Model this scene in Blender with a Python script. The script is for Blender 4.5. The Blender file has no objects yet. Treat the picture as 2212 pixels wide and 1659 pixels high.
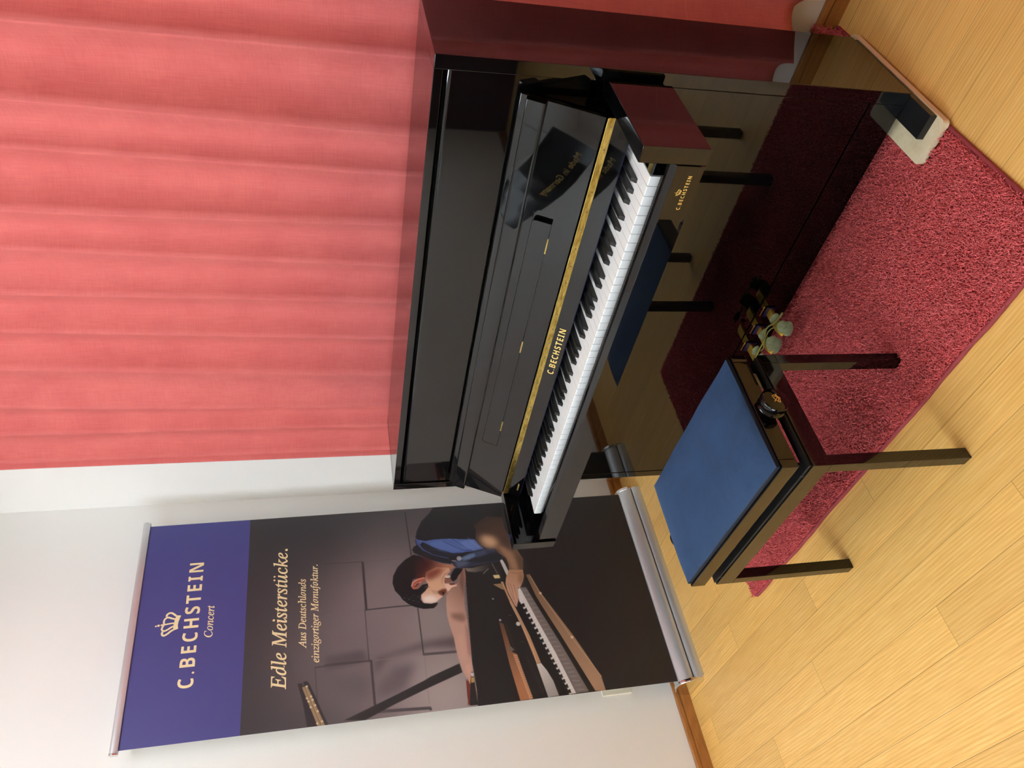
import bpy, bmesh, math, random, json
import numpy as np
from mathutils import Vector, Matrix
from mathutils.geometry import tessellate_polygon
random.seed(7)
rng = np.random.default_rng(7)
S = bpy.context.scene
COL = S.collection
PI = math.pi

# ------------------------------------------------------------------ colours
def lin(c):
    return tuple(((v/255)/12.92 if v/255 <= .04045 else ((v/255+.055)/1.055)**2.4) for v in c)
def rgba(c): return (*lin(c), 1.0)

# ------------------------------------------------------------------ materials
def mat(name, c, rough=.5, metal=0., spec=.5, coat=0., sheen=0., sheen_c=None):
    m = bpy.data.materials.new(name); m.use_nodes = True
    b = m.node_tree.nodes['Principled BSDF']
    b.inputs['Base Color'].default_value = rgba(c)
    b.inputs['Roughness'].default_value = rough
    b.inputs['Metallic'].default_value = metal
    b.inputs['Specular IOR Level'].default_value = spec
    b.inputs['Coat Weight'].default_value = coat
    if sheen:
        b.inputs['Sheen Weight'].default_value = sheen
        b.inputs['Sheen Roughness'].default_value = .4
        b.inputs['Sheen Tint'].default_value = rgba(sheen_c or c)
    return m
class NT:
    def __init__(s, m): s.t = m.node_tree; s.n = s.t.nodes; s.b = s.n['Principled BSDF']
    def new(s, typ, **kw):
        n = s.n.new(typ)
        for k, v in kw.items():
            if k in n.inputs.keys() if hasattr(n.inputs, 'keys') else False: n.inputs[k].default_value = v
            else: setattr(n, k, v)
        return n
    def link(s, a, b): s.t.links.new(a, b)
    def coord(s, scale=(1, 1, 1), out='Object'):
        tc = s.n.new('ShaderNodeTexCoord'); mp = s.n.new('ShaderNodeMapping')
        mp.inputs['Scale'].default_value = scale
        s.link(tc.outputs[out], mp.inputs['Vector']); return mp.outputs['Vector']
    def noise(s, vec, scale, detail=4, rough=.55, dist=0.):
        n = s.n.new('ShaderNodeTexNoise'); n.inputs['Scale'].default_value = scale
        n.inputs['Detail'].default_value = detail; n.inputs['Roughness'].default_value = rough
        n.inputs['Distortion'].default_value = dist
        s.link(vec, n.inputs['Vector']); return n.outputs['Fac']
    def ramp(s, fac, stops):
        r = s.n.new('ShaderNodeValToRGB'); e = r.color_ramp.elements
        while len(e) < len(stops): e.new(.5)
        for i, (p, c) in enumerate(stops):
            e[i].position = p; e[i].color = rgba(c) if len(c) == 3 else c
        s.link(fac, r.inputs['Fac']); return r.outputs['Color']
    def mix(s, fac, a, b, mode='MIX'):
        m = s.n.new('ShaderNodeMix'); m.data_type = 'RGBA'; m.blend_type = mode
        for sock, v in ((m.inputs[0], fac), (m.inputs[6], a), (m.inputs[7], b)):
            if isinstance(v, (int, float)): sock.default_value = v
            elif isinstance(v, tuple): sock.default_value = v
            else: s.link(v, sock)
        return m.outputs[2]
    def bump(s, h, strength=.2, dist=.001):
        b = s.n.new('ShaderNodeBump'); b.inputs['Strength'].default_value = strength
        b.inputs['Distance'].default_value = dist
        s.link(h, b.inputs['Height']); s.link(b.outputs['Normal'], s.b.inputs['Normal'])
    def base(s, c): s.link(c, s.b.inputs['Base Color'])

M = {}
M['black'] = mat('black_polyester_lacquer', (6, 6, 7), .025, spec=.5)
M['bench_black'] = mat('black_lacquered_wood', (7, 6, 6), .045, spec=.5)
M['matte_black'] = mat('matte_black_steel', (16, 16, 17), .5)
M['satin_black'] = mat('satin_black_wood', (13, 13, 15), .38)
M['ivory'] = mat('white_key_top', (243, 244, 242), .18, coat=.2)
M['key_shade_grey'] = mat('shaded_key_front', (150, 150, 148), .5)  # grey paints in the shade below the white key lip
M['ebony'] = mat('black_key', (14, 14, 15), .33)
M['gold'] = mat('gold_letter_inlay', (236, 204, 120), .35, metal=.55)
M['felt_blue'] = mat('blue_felt', (20, 19, 60), .95)
M['film_blue'] = mat('blue_wrap', (18, 16, 70), .3)
M['chrome'] = mat('chrome', (226, 226, 226), .12, metal=1.)
M['alu'] = mat('brushed_aluminium', (208, 212, 214), .34, metal=.6)
M['rivet'] = mat('dull_rivet', (34, 34, 36), .6)
M['pedal'] = mat('polished_brass_pedal', (232, 190, 74), .28, metal=.7)
M['cream_text'] = mat('cream_print', (240, 222, 172), .55)
M['print_blue'] = mat('blue_print', (66, 66, 128), .5)
M['plastic_cream'] = mat('cream_plastic', (236, 233, 214), .45)
M['gap'] = mat('dark_floor_gap', (96, 66, 40), .8)
M['dark'] = mat('dark_inside', (4, 4, 4), .9)

def m_brass():
    m = mat('brushed_brass', (214, 184, 92), .3, metal=1.); t = NT(m)
    n = t.noise(t.coord((14, 60, 60)), 3, 3)
    t.base(t.ramp(n, [(.3, (170, 140, 60)), (.7, (236, 214, 128))]))
    return m
M['brass'] = m_brass()
def m_wall():
    m = mat('white_wallpaper', (240, 238, 233), .85); t = NT(m)
    v = t.coord((1, 1, .35))
    n = t.noise(v, 900, 2); t.bump(n, .35, .0012)
    return m
M['wall'] = m_wall()
M['ceiling'] = mat('white_ceiling', (238, 238, 236), .9)
M['wall_dark'] = mat('maroon_wall', (70, 30, 30), .8)
def m_wood(name, stops, base_scale, rough=.35, attr=False, bump=.05):
    m = mat(name, (200, 150, 80), rough); t = NT(m)
    tc = t.n.new('ShaderNodeTexCoord')
    vec = tc.outputs['Object']
    if attr:
        a = t.n.new('ShaderNodeAttribute'); a.attribute_name = 'plank'
        ad = t.n.new('ShaderNodeVectorMath'); ad.operation = 'ADD'
        sc = t.n.new('ShaderNodeVectorMath'); sc.operation = 'SCALE'; sc.inputs['Scale'].default_value = 37.
        t.link(a.outputs['Color'], sc.inputs[0]); t.link(vec, ad.inputs[0]); t.link(sc.outputs[0], ad.inputs[1]); vec = ad.outputs[0]
    mp = t.n.new('ShaderNodeMapping'); mp.inputs['Scale'].default_value = base_scale; t.link(vec, mp.inputs['Vector'])
    v = mp.outputs['Vector']
    n1 = t.noise(v, 1.0, 5, .6, 1.2)
    w = t.n.new('ShaderNodeTexWave'); w.wave_type = 'BANDS'; w.bands_direction = 'Y'
    w.inputs['Scale'].default_value = 1.1; w.inputs['Distortion'].default_value = 9.; w.inputs['Detail'].default_value = 3.
    w.inputs['Detail Scale'].default_value = .55; t.link(v, w.inputs['Vector'])
    c1 = t.ramp(n1, stops)
    c2 = t.ramp(w.outputs['Fac'], [(.0, stops[0][1]), (.55, stops[1][1]), (.93, stops[2][1]), (1., stops[2][1])])
    c = t.mix(.48, c1, c2)
    mp2 = t.n.new('ShaderNodeMapping'); mp2.inputs['Scale'].default_value = (base_scale[0]*5, base_scale[1]*9, base_scale[2]*5); t.link(vec, mp2.inputs['Vector'])
    n2 = t.noise(mp2.outputs['Vector'], 1.0, 3, .6)
    c = t.mix(.5, c, t.ramp(n2, [(.3, stops[0][1]), (.52, stops[1][1]), (.75, stops[2][1])]))
    if attr:
        hs = t.n.new('ShaderNodeHueSaturation'); t.link(c, hs.inputs['Color'])
        mr = t.n.new('ShaderNodeMapRange'); mr.inputs['To Min'].default_value = .93; mr.inputs['To Max'].default_value = 1.06
        sx = t.n.new('ShaderNodeSeparateColor'); t.link(a.outputs['Color'], sx.inputs[0]); t.link(sx.outputs[1], mr.inputs['Value'])
        t.link(mr.outputs[0], hs.inputs['Value']); c = hs.outputs['Color']
    t.base(c); t.bump(n2, bump, .0004)
    return m
M['floor'] = m_wood('light_oak_laminate', [(.25, (214, 158, 82)), (.5, (238, 187, 102)), (.78, (250, 211, 136))], (2.2, 34, 20), .33, True)
M['base_wood'] = m_wood('brown_skirting_wood', [(.25, (142, 90, 40)), (.5, (166, 108, 52)), (.78, (184, 126, 66))], (30, 3, 60), .4)
M['base_wood_x'] = m_wood('brown_skirting_wood_long', [(.25, (142, 90, 40)), (.5, (166, 108, 52)), (.78, (184, 126, 66))], (3, 30, 60), .4)
def m_curtain():
    m = mat('red_linen_velvet', (196, 70, 72), .92, sheen=.25, sheen_c=(255, 150, 140)); t = NT(m)
    v = t.coord((1, 1, 1))
    mpv = t.coord((420, 420, 14)); mph = t.coord((26, 26, 900))
    nv = t.noise(mpv, 1, 3, .6); nh = t.noise(mph, 1, 3, .6); nb = t.noise(v, 7, 4, .6)
    c = t.ramp(nb, [(.3, (192, 88, 86)), (.7, (208, 106, 100))])
    c = t.mix(.20, c, t.ramp(nh, [(.35, (180, 76, 76)), (.72, (230, 140, 132))]))
    c = t.mix(.17, c, t.ramp(nv, [(.35, (176, 74, 74)), (.72, (222, 128, 120))]))
    # stitched hem line
    tc = t.n.new('ShaderNodeTexCoord'); sp = t.n.new('ShaderNodeSeparateXYZ'); t.link(tc.outputs['Object'], sp.inputs[0])
    s1 = t.n.new('ShaderNodeMath'); s1.operation = 'SUBTRACT'; s1.inputs[1].default_value = .30; t.link(sp.outputs['Z'], s1.inputs[0])
    s2 = t.n.new('ShaderNodeMath'); s2.operation = 'ABSOLUTE'; t.link(s1.outputs[0], s2.inputs[0])
    s3 = t.n.new('ShaderNodeMath'); s3.operation = 'LESS_THAN'; s3.inputs[1].default_value = .0012; t.link(s2.outputs[0], s3.inputs[0])
    s4 = t.n.new('ShaderNodeMath'); s4.operation = 'MULTIPLY'; s4.inputs[1].default_value = .5; t.link(s3.outputs[0], s4.inputs[0])
    c = t.mix(s4.outputs[0], c, rgba((226, 120, 118)))
    t.base(c); t.bump(nh, .12, .0006)
    return m
M['curtain'] = m_curtain()
def m_rug():
    m = mat('red_shag_yarn', (170, 34, 46), .95, sheen=.3, sheen_c=(255, 120, 120)); t = NT(m)
    n = t.noise(t.coord((1, 1, 1)), 210, 2, .5)
    n2 = t.noise(t.coord((1, 1, 1)), 9, 3, .6)
    c = t.ramp(n, [(.3, (220, 84, 88)), (.55, (246, 112, 112)), (.75, (253, 138, 134))])
    c = t.mix(.3, c, t.ramp(n2, [(.35, (230, 104, 106)), (.7, (246, 132, 130))]))
    t.base(c)
    return m
M['rug'] = m_rug()
M['rug_base'] = mat('dark_red_backing', (188, 56, 60), .95)
M['rug_edge'] = mat('plum_binding', (150, 58, 62), .85)
def m_velvet():
    m = mat('blue_velvet', (30, 62, 112), .85, sheen=.4, sheen_c=(110, 150, 210)); t = NT(m)
    n = t.noise(t.coord((1, 1, 1)), 18, 5, .65); n2 = t.noise(t.coord((1, 1, 1)), 700, 2, .6)
    c = t.ramp(n, [(.3, (16, 42, 72)), (.7, (26, 58, 94))])
    c = t.mix(.3, c, t.ramp(n2, [(.3, (12, 34, 62)), (.7, (38, 72, 108))]))
    t.base(c); t.bump(n2, .1, .0004); return m
M['velvet'] = m_velvet()
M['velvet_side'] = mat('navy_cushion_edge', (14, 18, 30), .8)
def m_board():
    m = mat('cream_felt_board', (226, 212, 172), .8); t = NT(m)
    n = t.noise(t.coord((1, 1, 1)), 22, 5, .7); n2 = t.noise(t.coord((1, 1, 1)), 160, 3)
    c = t.ramp(n, [(.25, (214, 192, 150)), (.5, (228, 214, 176)), (.8, (236, 226, 194))])
    t.base(c); t.bump(n2, .2, .001); return m
M['board'] = m_board()
M['board_edge'] = mat('pinkish_board_edge', (230, 206, 182), .85)
def m_leaf():
    m = mat('soft_green_leaf', (128, 142, 104), .8, sheen=.3, sheen_c=(200, 220, 190)); t = NT(m)
    n = t.noise(t.coord((1, 1, 1)), 90, 4, .6)
    t.base(t.ramp(n, [(.3, (112, 128, 88)), (.7, (146, 158, 122))])); return m
M['leaf'] = m_leaf()
M['stem'] = mat('yellow_green_stem', (140, 136, 66), .6)
def m_print():
    m = mat('printed_banner_picture', (60, 58, 60), .5); t = NT(m)
    a = t.n.new('ShaderNodeVertexColor'); a.layer_name = 'print'
    t.base(a.outputs['Color']); return m
M['print'] = m_print()
M['sign'] = mat('glossy_black_sign', (7, 7, 8), .12)
def m_lamp(strength, c=(231, 244, 252)):
    m = bpy.data.materials.new('lit_lamp_diffuser'); m.use_nodes = True; t = m.node_tree
    t.nodes.remove(t.nodes['Principled BSDF']); e = t.nodes.new('ShaderNodeEmission')
    e.inputs['Color'].default_value = rgba(c); e.inputs['Strength'].default_value = strength
    t.links.new(e.outputs[0], t.nodes['Material Output'].inputs['Surface']); return m

# ------------------------------------------------------------------ objects
def link(o): COL.objects.link(o); return o
def thing(name, label, cat, loc=(0, 0, 0), rz=0., group=None):
    o = link(bpy.data.objects.new(name, None)); o.location = loc; o.rotation_euler = (0, 0, rz)
    o.empty_display_size = .05
    o['label'] = label; o['category'] = cat
    if group: o['group'] = group
    o['_o'] = list(loc) if rz == 0 else [0, 0, 0]
    return o
def origin_of(o):
    # accumulated offset of build-space coordinates for a chain of parents
    off = Vector((0, 0, 0)); p = o
    while p is not None:
        if '_o' in p: off += Vector(p['_o'])
        p = p.parent
    return off
def obj(name, bm, material, parent=None, smooth=None, label=None):
    me = bpy.data.meshes.new(name)
    if isinstance(bm, bmesh.types.BMesh):
        if smooth is not None:
            for f in bm.faces: f.smooth = True
        bm.to_mesh(me); bm.free()
    else: me = bm
    mats = material if isinstance(material, (list, tuple)) else [material]
    if not me.materials:
        for m_ in mats: me.materials.append(m_)
    if parent is not None:
        off = origin_of(parent)
        if off.length > 0: me.transform(Matrix.Translation(-off))
    if smooth is not None:
        me.set_sharp_from_angle(angle=math.radians(smooth))
    o = link(bpy.data.objects.new(name, me))
    if parent is not None: o.parent = parent
    if label: o['label'] = label
    if smooth is not None and smooth <= 40:
        wn = o.modifiers.new('weighted_normals', 'WEIGHTED_NORMAL'); wn.keep_sharp = True; wn.weight = 80
    return o
def top(name, bm, material, label, cat, group=None, smooth=None, kind=None):
    o = obj(name, bm, material, None, smooth); o['label'] = label; o['category'] = cat
    if group: o['group'] = group
    if kind: o['kind'] = kind
    return o
def struct(name, bm, material, smooth=None):
    o = obj(name, bm, material, None, smooth); o['kind'] = 'structure'; return o

# ------------------------------------------------------------------ mesh builders
def bm_new(): return bmesh.new()
def add_box(bm, x0, x1, y0, y1, z0, z1, bev=0., seg=2, mi=0):
    b = bmesh.new()
    bmesh.ops.create_cube(b, size=1.)
    for v in b.verts:
        v.co = Vector(((x0+x1)/2+v.co.x*(x1-x0), (y0+y1)/2+v.co.y*(y1-y0), (z0+z1)/2+v.co.z*(z1-z0)))
    if bev: bmesh.ops.bevel(b, geom=list(b.edges), offset=bev, segments=seg, profile=.5, affect='EDGES')
    for f in b.faces: f.material_index = mi
    merge(bm, b); return bm
def merge(bm, b):
    me = bpy.data.meshes.new('tmp'); b.to_mesh(me); b.free(); bm.from_mesh(me); bpy.data.meshes.remove(me)
def box(*a, **k): return add_box(bmesh.new(), *a, **k)
def add_prism(bm, prof, x0, x1, axis='x', bev=0., seg=2, mi=0):
    """prof: 2D polygon; axis x -> (y,z), axis y -> (x,z), axis z -> (x,y)"""
    b = bmesh.new()
    def P(p, t):
        return {'x': (t, p[0], p[1]), 'y': (p[0], t, p[1]), 'z': (p[0], p[1], t)}[axis]
    A = [b.verts.new(P(p, x0)) for p in prof]; B = [b.verts.new(P(p, x1)) for p in prof]
    n = len(prof)
    b.faces.new(A); b.faces.new(B[::-1])
    for i in range(n): b.faces.new((A[i], B[i], B[(i+1) % n], A[(i+1) % n]))
    bmesh.ops.recalc_face_normals(b, faces=list(b.faces))
    if bev: bmesh.ops.bevel(b, geom=list(b.edges), offset=bev, segments=seg, profile=.5, affect='EDGES')
    for f in b.faces: f.material_index = mi
    merge(bm, b); return bm
def add_cyl(bm, p0, p1, r0, r1=None, n=24, cap=True, mi=0):
    r1 = r0 if r1 is None else r1
    p0, p1 = Vector(p0), Vector(p1); d = (p1-p0).normalized()
    a = d.orthogonal().normalized(); c = d.cross(a)
    A = [bm.verts.new(p0+(a*math.cos(2*PI*i/n)+c*math.sin(2*PI*i/n))*r0) for i in range(n)]
    B = [bm.verts.new(p1+(a*math.cos(2*PI*i/n)+c*math.sin(2*PI*i/n))*r1) for i in range(n)]
    fs = [bm.faces.new((A[i], A[(i+1) % n], B[(i+1) % n], B[i])) for i in range(n)]
    if cap: fs += [bm.faces.new(A[::-1]), bm.faces.new(B)]
    for f in fs: f.material_index = mi
    return bm
def add_lathe(bm, prof, origin, axis, n=48):
    """prof: list of (t along axis, radius)"""
    o = Vector(origin); d = Vector(axis).normalized(); a = d.orthogonal().normalized(); c = d.cross(a)
    rings = []
    for t, r in prof:
        if r < 1e-6: rings.append([bm.verts.new(o+d*t)])
        else: rings.append([bm.verts.new(o+d*t+(a*math.cos(2*PI*i/n)+c*math.sin(2*PI*i/n))*r) for i in range(n)])
    for A, B in zip(rings, rings[1:]):
        if len(A) == 1 and len(B) == 1: continue
        for i in range(n):
            j = (i+1) % n
            if len(A) == 1: bm.faces.new((A[0], B[j], B[i]))
            elif len(B) == 1: bm.faces.new((A[i], A[j], B[0]))
            else: bm.faces.new((A[i], A[j], B[j], B[i]))
    bmesh.ops.recalc_face_normals(bm, faces=list(bm.faces)); return bm
def add_tube(bm, pts, r, n=8):
    pts = [Vector(p) for p in pts]; rings = []
    rr = r if isinstance(r, (list, tuple)) else [r]*len(pts)
    up = Vector((0, 0, 1))
    for i, p in enumerate(pts):
        d = (pts[min(i+1, len(pts)-1)]-pts[max(i-1, 0)]).normalized()
        a = d.cross(up)
        a = a.normalized() if a.length > 1e-4 else d.orthogonal().normalized()
        c = d.cross(a)
        rings.append([bm.verts.new(p+(a*math.cos(2*PI*k/n)+c*math.sin(2*PI*k/n))*rr[i]) for k in range(n)])
    for A, B in zip(rings, rings[1:]):
        for k in range(n): bm.faces.new((A[k], A[(k+1) % n], B[(k+1) % n], B[k]))
    bm.faces.new(rings[0][::-1]); bm.faces.new(rings[-1]); return bm
def add_plate(bm, outer, holes, fr, th, mi=0):
    """plate in a 2D frame: fr(u,v,w)->point; front face at w=0, back at w=-th, with holes"""
    loops = [outer]+list(holes)
    flat = [p for l in loops for p in l]
    tri = tessellate_polygon([[Vector((p[0], p[1], 0)) for p in l] for l in loops])
    F = [bm.verts.new(fr(u, v, 0.)) for u, v in flat]; B = [bm.verts.new(fr(u, v, -th)) for u, v in flat]
    fs = []
    for t in tri:
        fs.append(bm.faces.new([F[i] for i in t])); fs.append(bm.faces.new([B[i] for i in reversed(t)]))
    k = 0
    for l in loops:
        n = len(l)
        for i in range(n):
            a, b_ = k+i, k+(i+1) % n
            fs.append(bm.faces.new((F[a], F[b_], B[b_], B[a])))
        k += n
    for f in fs: f.material_index = mi
    bmesh.ops.recalc_face_normals(bm, faces=fs); return bm

# ------------------------------------------------------------------ lettering
def glyph_mesh(s, bold=0., space=1.):
    c = bpy.data.curves.new('txt', 'FONT'); c.body = s; c.size = 1.; c.offset = bold; c.resolution_u = 5; c.space_character = space
    o = link(bpy.data.objects.new('txt', c)); bpy.context.view_layer.update()
    dg = bpy.context.evaluated_depsgraph_get(); me = bpy.data.meshes.new_from_object(o.evaluated_get(dg))
    V = [(v.co.x, v.co.y) for v in me.vertices]; Fc = [tuple(p.vertices) for p in me.polygons]
    bpy.data.objects.remove(o); bpy.data.curves.remove(c); bpy.data.meshes.remove(me)
    return V, Fc
def italic(s):
    r = ''
    for ch in s:
        if ch == 'h': r += '\u210e'
        elif 'a' <= ch <= 'z': r += chr(0x1D44E+ord(ch)-97)
        elif 'A' <= ch <= 'Z': r += chr(0x1D434+ord(ch)-65)
        else: r += ch
    return r
def boldsans(s): return ''.join(chr(0x1D5D4+ord(ch)-65) if 'A' <= ch <= 'Z' else ch for ch in s)
def text_into(bm, s, cap, x0, x1, base, height, fr, bold=0., dots=None, mi=0, space=1.):
    """lay text s so that it spans x0..x1 with baseline `base` and capital height `height`"""
    V, Fc = glyph_mesh(s, bold, space); capV, _ = glyph_mesh(cap, bold)
    ch = max(v[1] for v in capV); mnx = min(v[0] for v in V); mxx = max(v[0] for v in V)
    sx = (x1-x0)/(mxx-mnx); sy = height/ch
    vs = [bm.verts.new(fr(x0+(x-mnx)*sx, base+y*sy)) for x, y in V]
    for f in Fc:
        try: bm.faces.new([vs[i] for i in f]).material_index = mi
        except ValueError: pass
    if dots:
        a, _ = glyph_mesh(dots[0], bold); b, _ = glyph_mesh(dots[1], bold)
        ua = max(v[0] for v in a); ub = max(v[0] for v in b)
        for q in (.38, .82):
            cx = x0+(ua+(ub-ua)*q-mnx)*sx; cy = base+height*.93; r = height*.075
            bm.faces.new([bm.verts.new(fr(cx+r*math.cos(2*PI*i/14), cy+r*math.sin(2*PI*i/14))) for i in range(14)]).material_index = mi
    return bm
CROWN_STROKES = [
    ([(1160, 600), (1110, 555), (1060, 510), (1010, 470), (960, 440), (910, 425), (860, 425), (805, 450), (765, 485), (740, 535), (735, 600)], 92),
    ([(1120, 760), (1060, 735), (1000, 715), (940, 690), (880, 660), (830, 645), (780, 645), (720, 670), (670, 725), (645, 800), (645, 880), (658, 960)], 84),
    ([(1090, 960), (1000, 952), (930, 960), (850, 968), (760, 980), (660, 990)], 72),
    ([(1090, 1110), (1030, 1135), (960, 1170), (880, 1230), (800, 1275), (740, 1300), (680, 1300), (630, 1275), (595, 1230), (590, 1170), (612, 1100), (640, 1040), (660, 985)], 84),
    ([(1110, 1275), (1040, 1310), (960, 1365), (880, 1440), (800, 1495), (740, 1525), (690, 1530), (645, 1500), (620, 1450), (620, 1390), (645, 1330)], 92),
    ([(690, 990), (600, 995), (520, 1005)], 80)]
CROWN_BAND = [(1160, 590), (1230, 575), (1380, 600), (1330, 740), (1290, 900), (1275, 1040), (1280, 1140), (1305, 1245), (1200, 1290), (1095, 1300), (1080, 1140), (1085, 1000), (1110, 800)]
def crown_into(bm, cx, cy, width, fr, mi=0):
    """heraldic crown outline, centred on (cx,cy) with the given width"""
    k = width/1160.; Q = lambda a, b: (cx-(b-985)*k, cy-(a-825)*k)
    for pts, w in CROWN_STROKES:
        P = [Vector(Q(*p)) for p in pts]; L = []; R_ = []
        for i, p in enumerate(P):
            d = (P[min(i+1, len(P)-1)]-P[max(i-1, 0)]).normalized(); n = Vector((-d.y, d.x))*(w*k/2)
            L.append(bm.verts.new(fr(*(p+n)))); R_.append(bm.verts.new(fr(*(p-n))))
        for i in range(len(P)-1): bm.faces.new((L[i], L[i+1], R_[i+1], R_[i])).material_index = mi
    P = [Vector((*Q(*p), 0)) for p in CROWN_BAND]; vs = [bm.verts.new(fr(p.x, p.y)) for p in P]
    for t in tessellate_polygon([P]): bm.faces.new([vs[i] for i in t]).material_index = mi
    for (a, b), r in (((430, 1010), 58), ((320, 1030), 42)):
        c = Q(a, b); bm.faces.new([bm.verts.new(fr(c[0]+r*k*math.cos(2*PI*i/12), c[1]+r*k*math.sin(2*PI*i/12))) for i in range(12)]).material_index = mi
    return bm

LAMP = 50.
SKY = 85.
EXPO = -.30
LAMPS = [(-.15, -.8, 'double fluorescent ceiling lamp nearer the curtain on the left'), (1.25, -.75, 'double fluorescent ceiling lamp nearer the curtain on the right'), (.2, -2.5, 'double fluorescent ceiling lamp nearer the window')]
M['glass'] = mat('window_glass', (255, 255, 255), .0)
M['glass'].node_tree.nodes['Principled BSDF'].inputs['Transmission Weight'].default_value = 1.
M['glass'].node_tree.nodes['Principled BSDF'].inputs['IOR'].default_value = 1.02
SIGN = True
M['wall_right'] = mat('brown_low_bounce_wall', (150, 124, 104), .7)  # unseen wall, browned to cut light bounced onto the curtain

# ================================================================== SETTING
ZC = 2.74
def ywall(x): return .467-.0141*(x+1.432)
struct('floor_base', None, None) if False else None
# floor: individual laminate strips over a dark joint bed, one mesh
def build_floor():
    x0, x1, y0, y1 = -1.55, 2.6, -3.65, .6
    V, Fq, A = [], [], []
    W = .0952; g = .00035
    joints = {5: [-.057, -.952], 6: [-.4646], 7: [-1.312], 8: [-.589, .3045], 9: [-.052, -.946], 4: [.42], 3: [-.9447]}
    k = -7
    while True:
        yb = .003-W*k; ya = yb-W
        if yb < y0: break
        js = joints.get(k, [])
        L = 1.818
        base = js[0] if js else x0+rng.random()*L
        xs = sorted(set([round(base+L*i, 4) for i in range(-3, 4)]))
        if len(js) > 1: xs = sorted([x for x in xs if abs(x-js[1]) > .25]+[js[1]])
        xs = [x0]+[x for x in xs if x0+.02 < x < x1-.02]+[x1]
        for a, b in zip(xs, xs[1:]):
            n = len(V); V += [(a+g, ya+g, 0), (b-g, ya+g, 0), (b-g, yb-g, 0), (a+g, yb-g, 0)]
            Fq.append((n, n+1, n+2, n+3)); A.append(rng.random(3))
        k += 1
    n = len(V); V += [(x0, y0, -.0012), (x1, y0, -.0012), (x1, y1, -.0012), (x0, y1, -.0012)]; Fq.append((n, n+1, n+2, n+3)); A.append((0, 0, 0))
    me = bpy.data.meshes.new('floor'); me.from_pydata(V, [], Fq)
    at = me.color_attributes.new('plank', 'FLOAT_COLOR', 'CORNER')
    at.data.foreach_set('color', np.repeat(np.array([(*a, 1.) for a in A], dtype=np.float32), 4, axis=0).ravel())
    me.materials.append(M['floor']); me.materials.append(M['gap']); me.polygons[-1].material_index = 1
    o = link(bpy.data.objects.new('floor', me)); o['kind'] = 'structure'
build_floor()
struct('wall_left', box(-1.53, -1.432, -3.65, .6, -.02, ZC), M['wall'])
struct('wall_back', add_prism(bm_new(), [(-1.432, ywall(-1.432)), (2.5, ywall(2.5)), (2.5, .6), (-1.432, .6)], -.02, ZC, 'z'), M['wall'])
struct('wall_right', box(2.5, 2.6, -3.65, .6, -.02, ZC), M['wall_right'])
YF = -3.55; WX0, WX1, WZ0, WZ1 = -1.0, .6, .95, 2.35
b = bm_new(); add_plate(b, [(-1.53, -.02), (2.6, -.02), (2.6, ZC), (-1.53, ZC)], [[(WX0, WZ0), (WX1, WZ0), (WX1, WZ1), (WX0, WZ1)]], lambda u, v, w: Vector((u, YF+w, v)), .1)
struct('wall_front', b, M['wall'])
struct('trim_1', box(-1.43, 2.5, YF, YF+.02, 0, .93), M['wall_dark'])
b = bm_new()
for x in (WX0, (WX0+WX1)/2, WX1): add_box(b, x-.025, x+.025, YF-.07, YF-.02, WZ0, WZ1)
for z in (WZ0, WZ1): add_box(b, WX0, WX1, YF-.07, YF-.02, z-.025, z+.025)
wf = obj('window_1', b, M['alu']); wf['kind'] = 'structure'
b = box(WX0+.02, WX1-.02, YF-.05, YF-.044, WZ0+.02, WZ1-.02)
wp = obj('window_pane', b, M['glass'], wf)
struct('ceiling', box(-1.53, 2.6, -3.65, .6, ZC, ZC+.08), M['ceiling'])
# skirting: flat board with a cap bead above a groove
sk = [(0, 0), (.0105, 0), (.0105, .038), (.0075, .040), (.0075, .043), (.0125, .045), (.0125, .057), (.010, .061), (0, .061)]
struct('baseboard_left', add_prism(bm_new(), [(-1.432+a, z) for a, z in sk], YF, ywall(-1.432)-.002, 'y'), M['base_wood'])
def skirt_back():
    bm = bm_new(); A = []; B = []
    for a, z in sk:
        A.append(bm.verts.new((-1.4195, ywall(-1.4195)-a, z))); B.append(bm.verts.new((2.5, ywall(2.5)-a, z)))
    bm.faces.new(A); bm.faces.new(B[::-1]); n = len(sk)
    for i in range(n): bm.faces.new((A[i], B[i], B[(i+1) % n], A[(i+1) % n]))
    bmesh.ops.recalc_face_normals(bm, faces=list(bm.faces)); return bm
struct('baseboard_back', skirt_back(), M['base_wood_x'])
# wall socket half hidden behind the banner
t = thing('wall_socket', 'cream wall socket plate low on the wall behind the banner', 'socket', (-1.432, -.462, .285))
obj('cover_plate', box(-1.4325, -1.4235, -.509, -.438, .226, .344, .003), M['plastic_cream'], t, 40)
obj('socket_insert', box(-1.4245, -1.4215, -.49, -.457, .25, .32, .0012), M['plastic_cream'], t, 40)
for z in (.265, .305):
    b = bm_new()
    for y in (-.481, -.468): add_box(b, -1.4216, -1.4211, y-.0015, y+.0015, z-.005, z+.005)
    obj('socket_slot', b, M['dark'], t)

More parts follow.
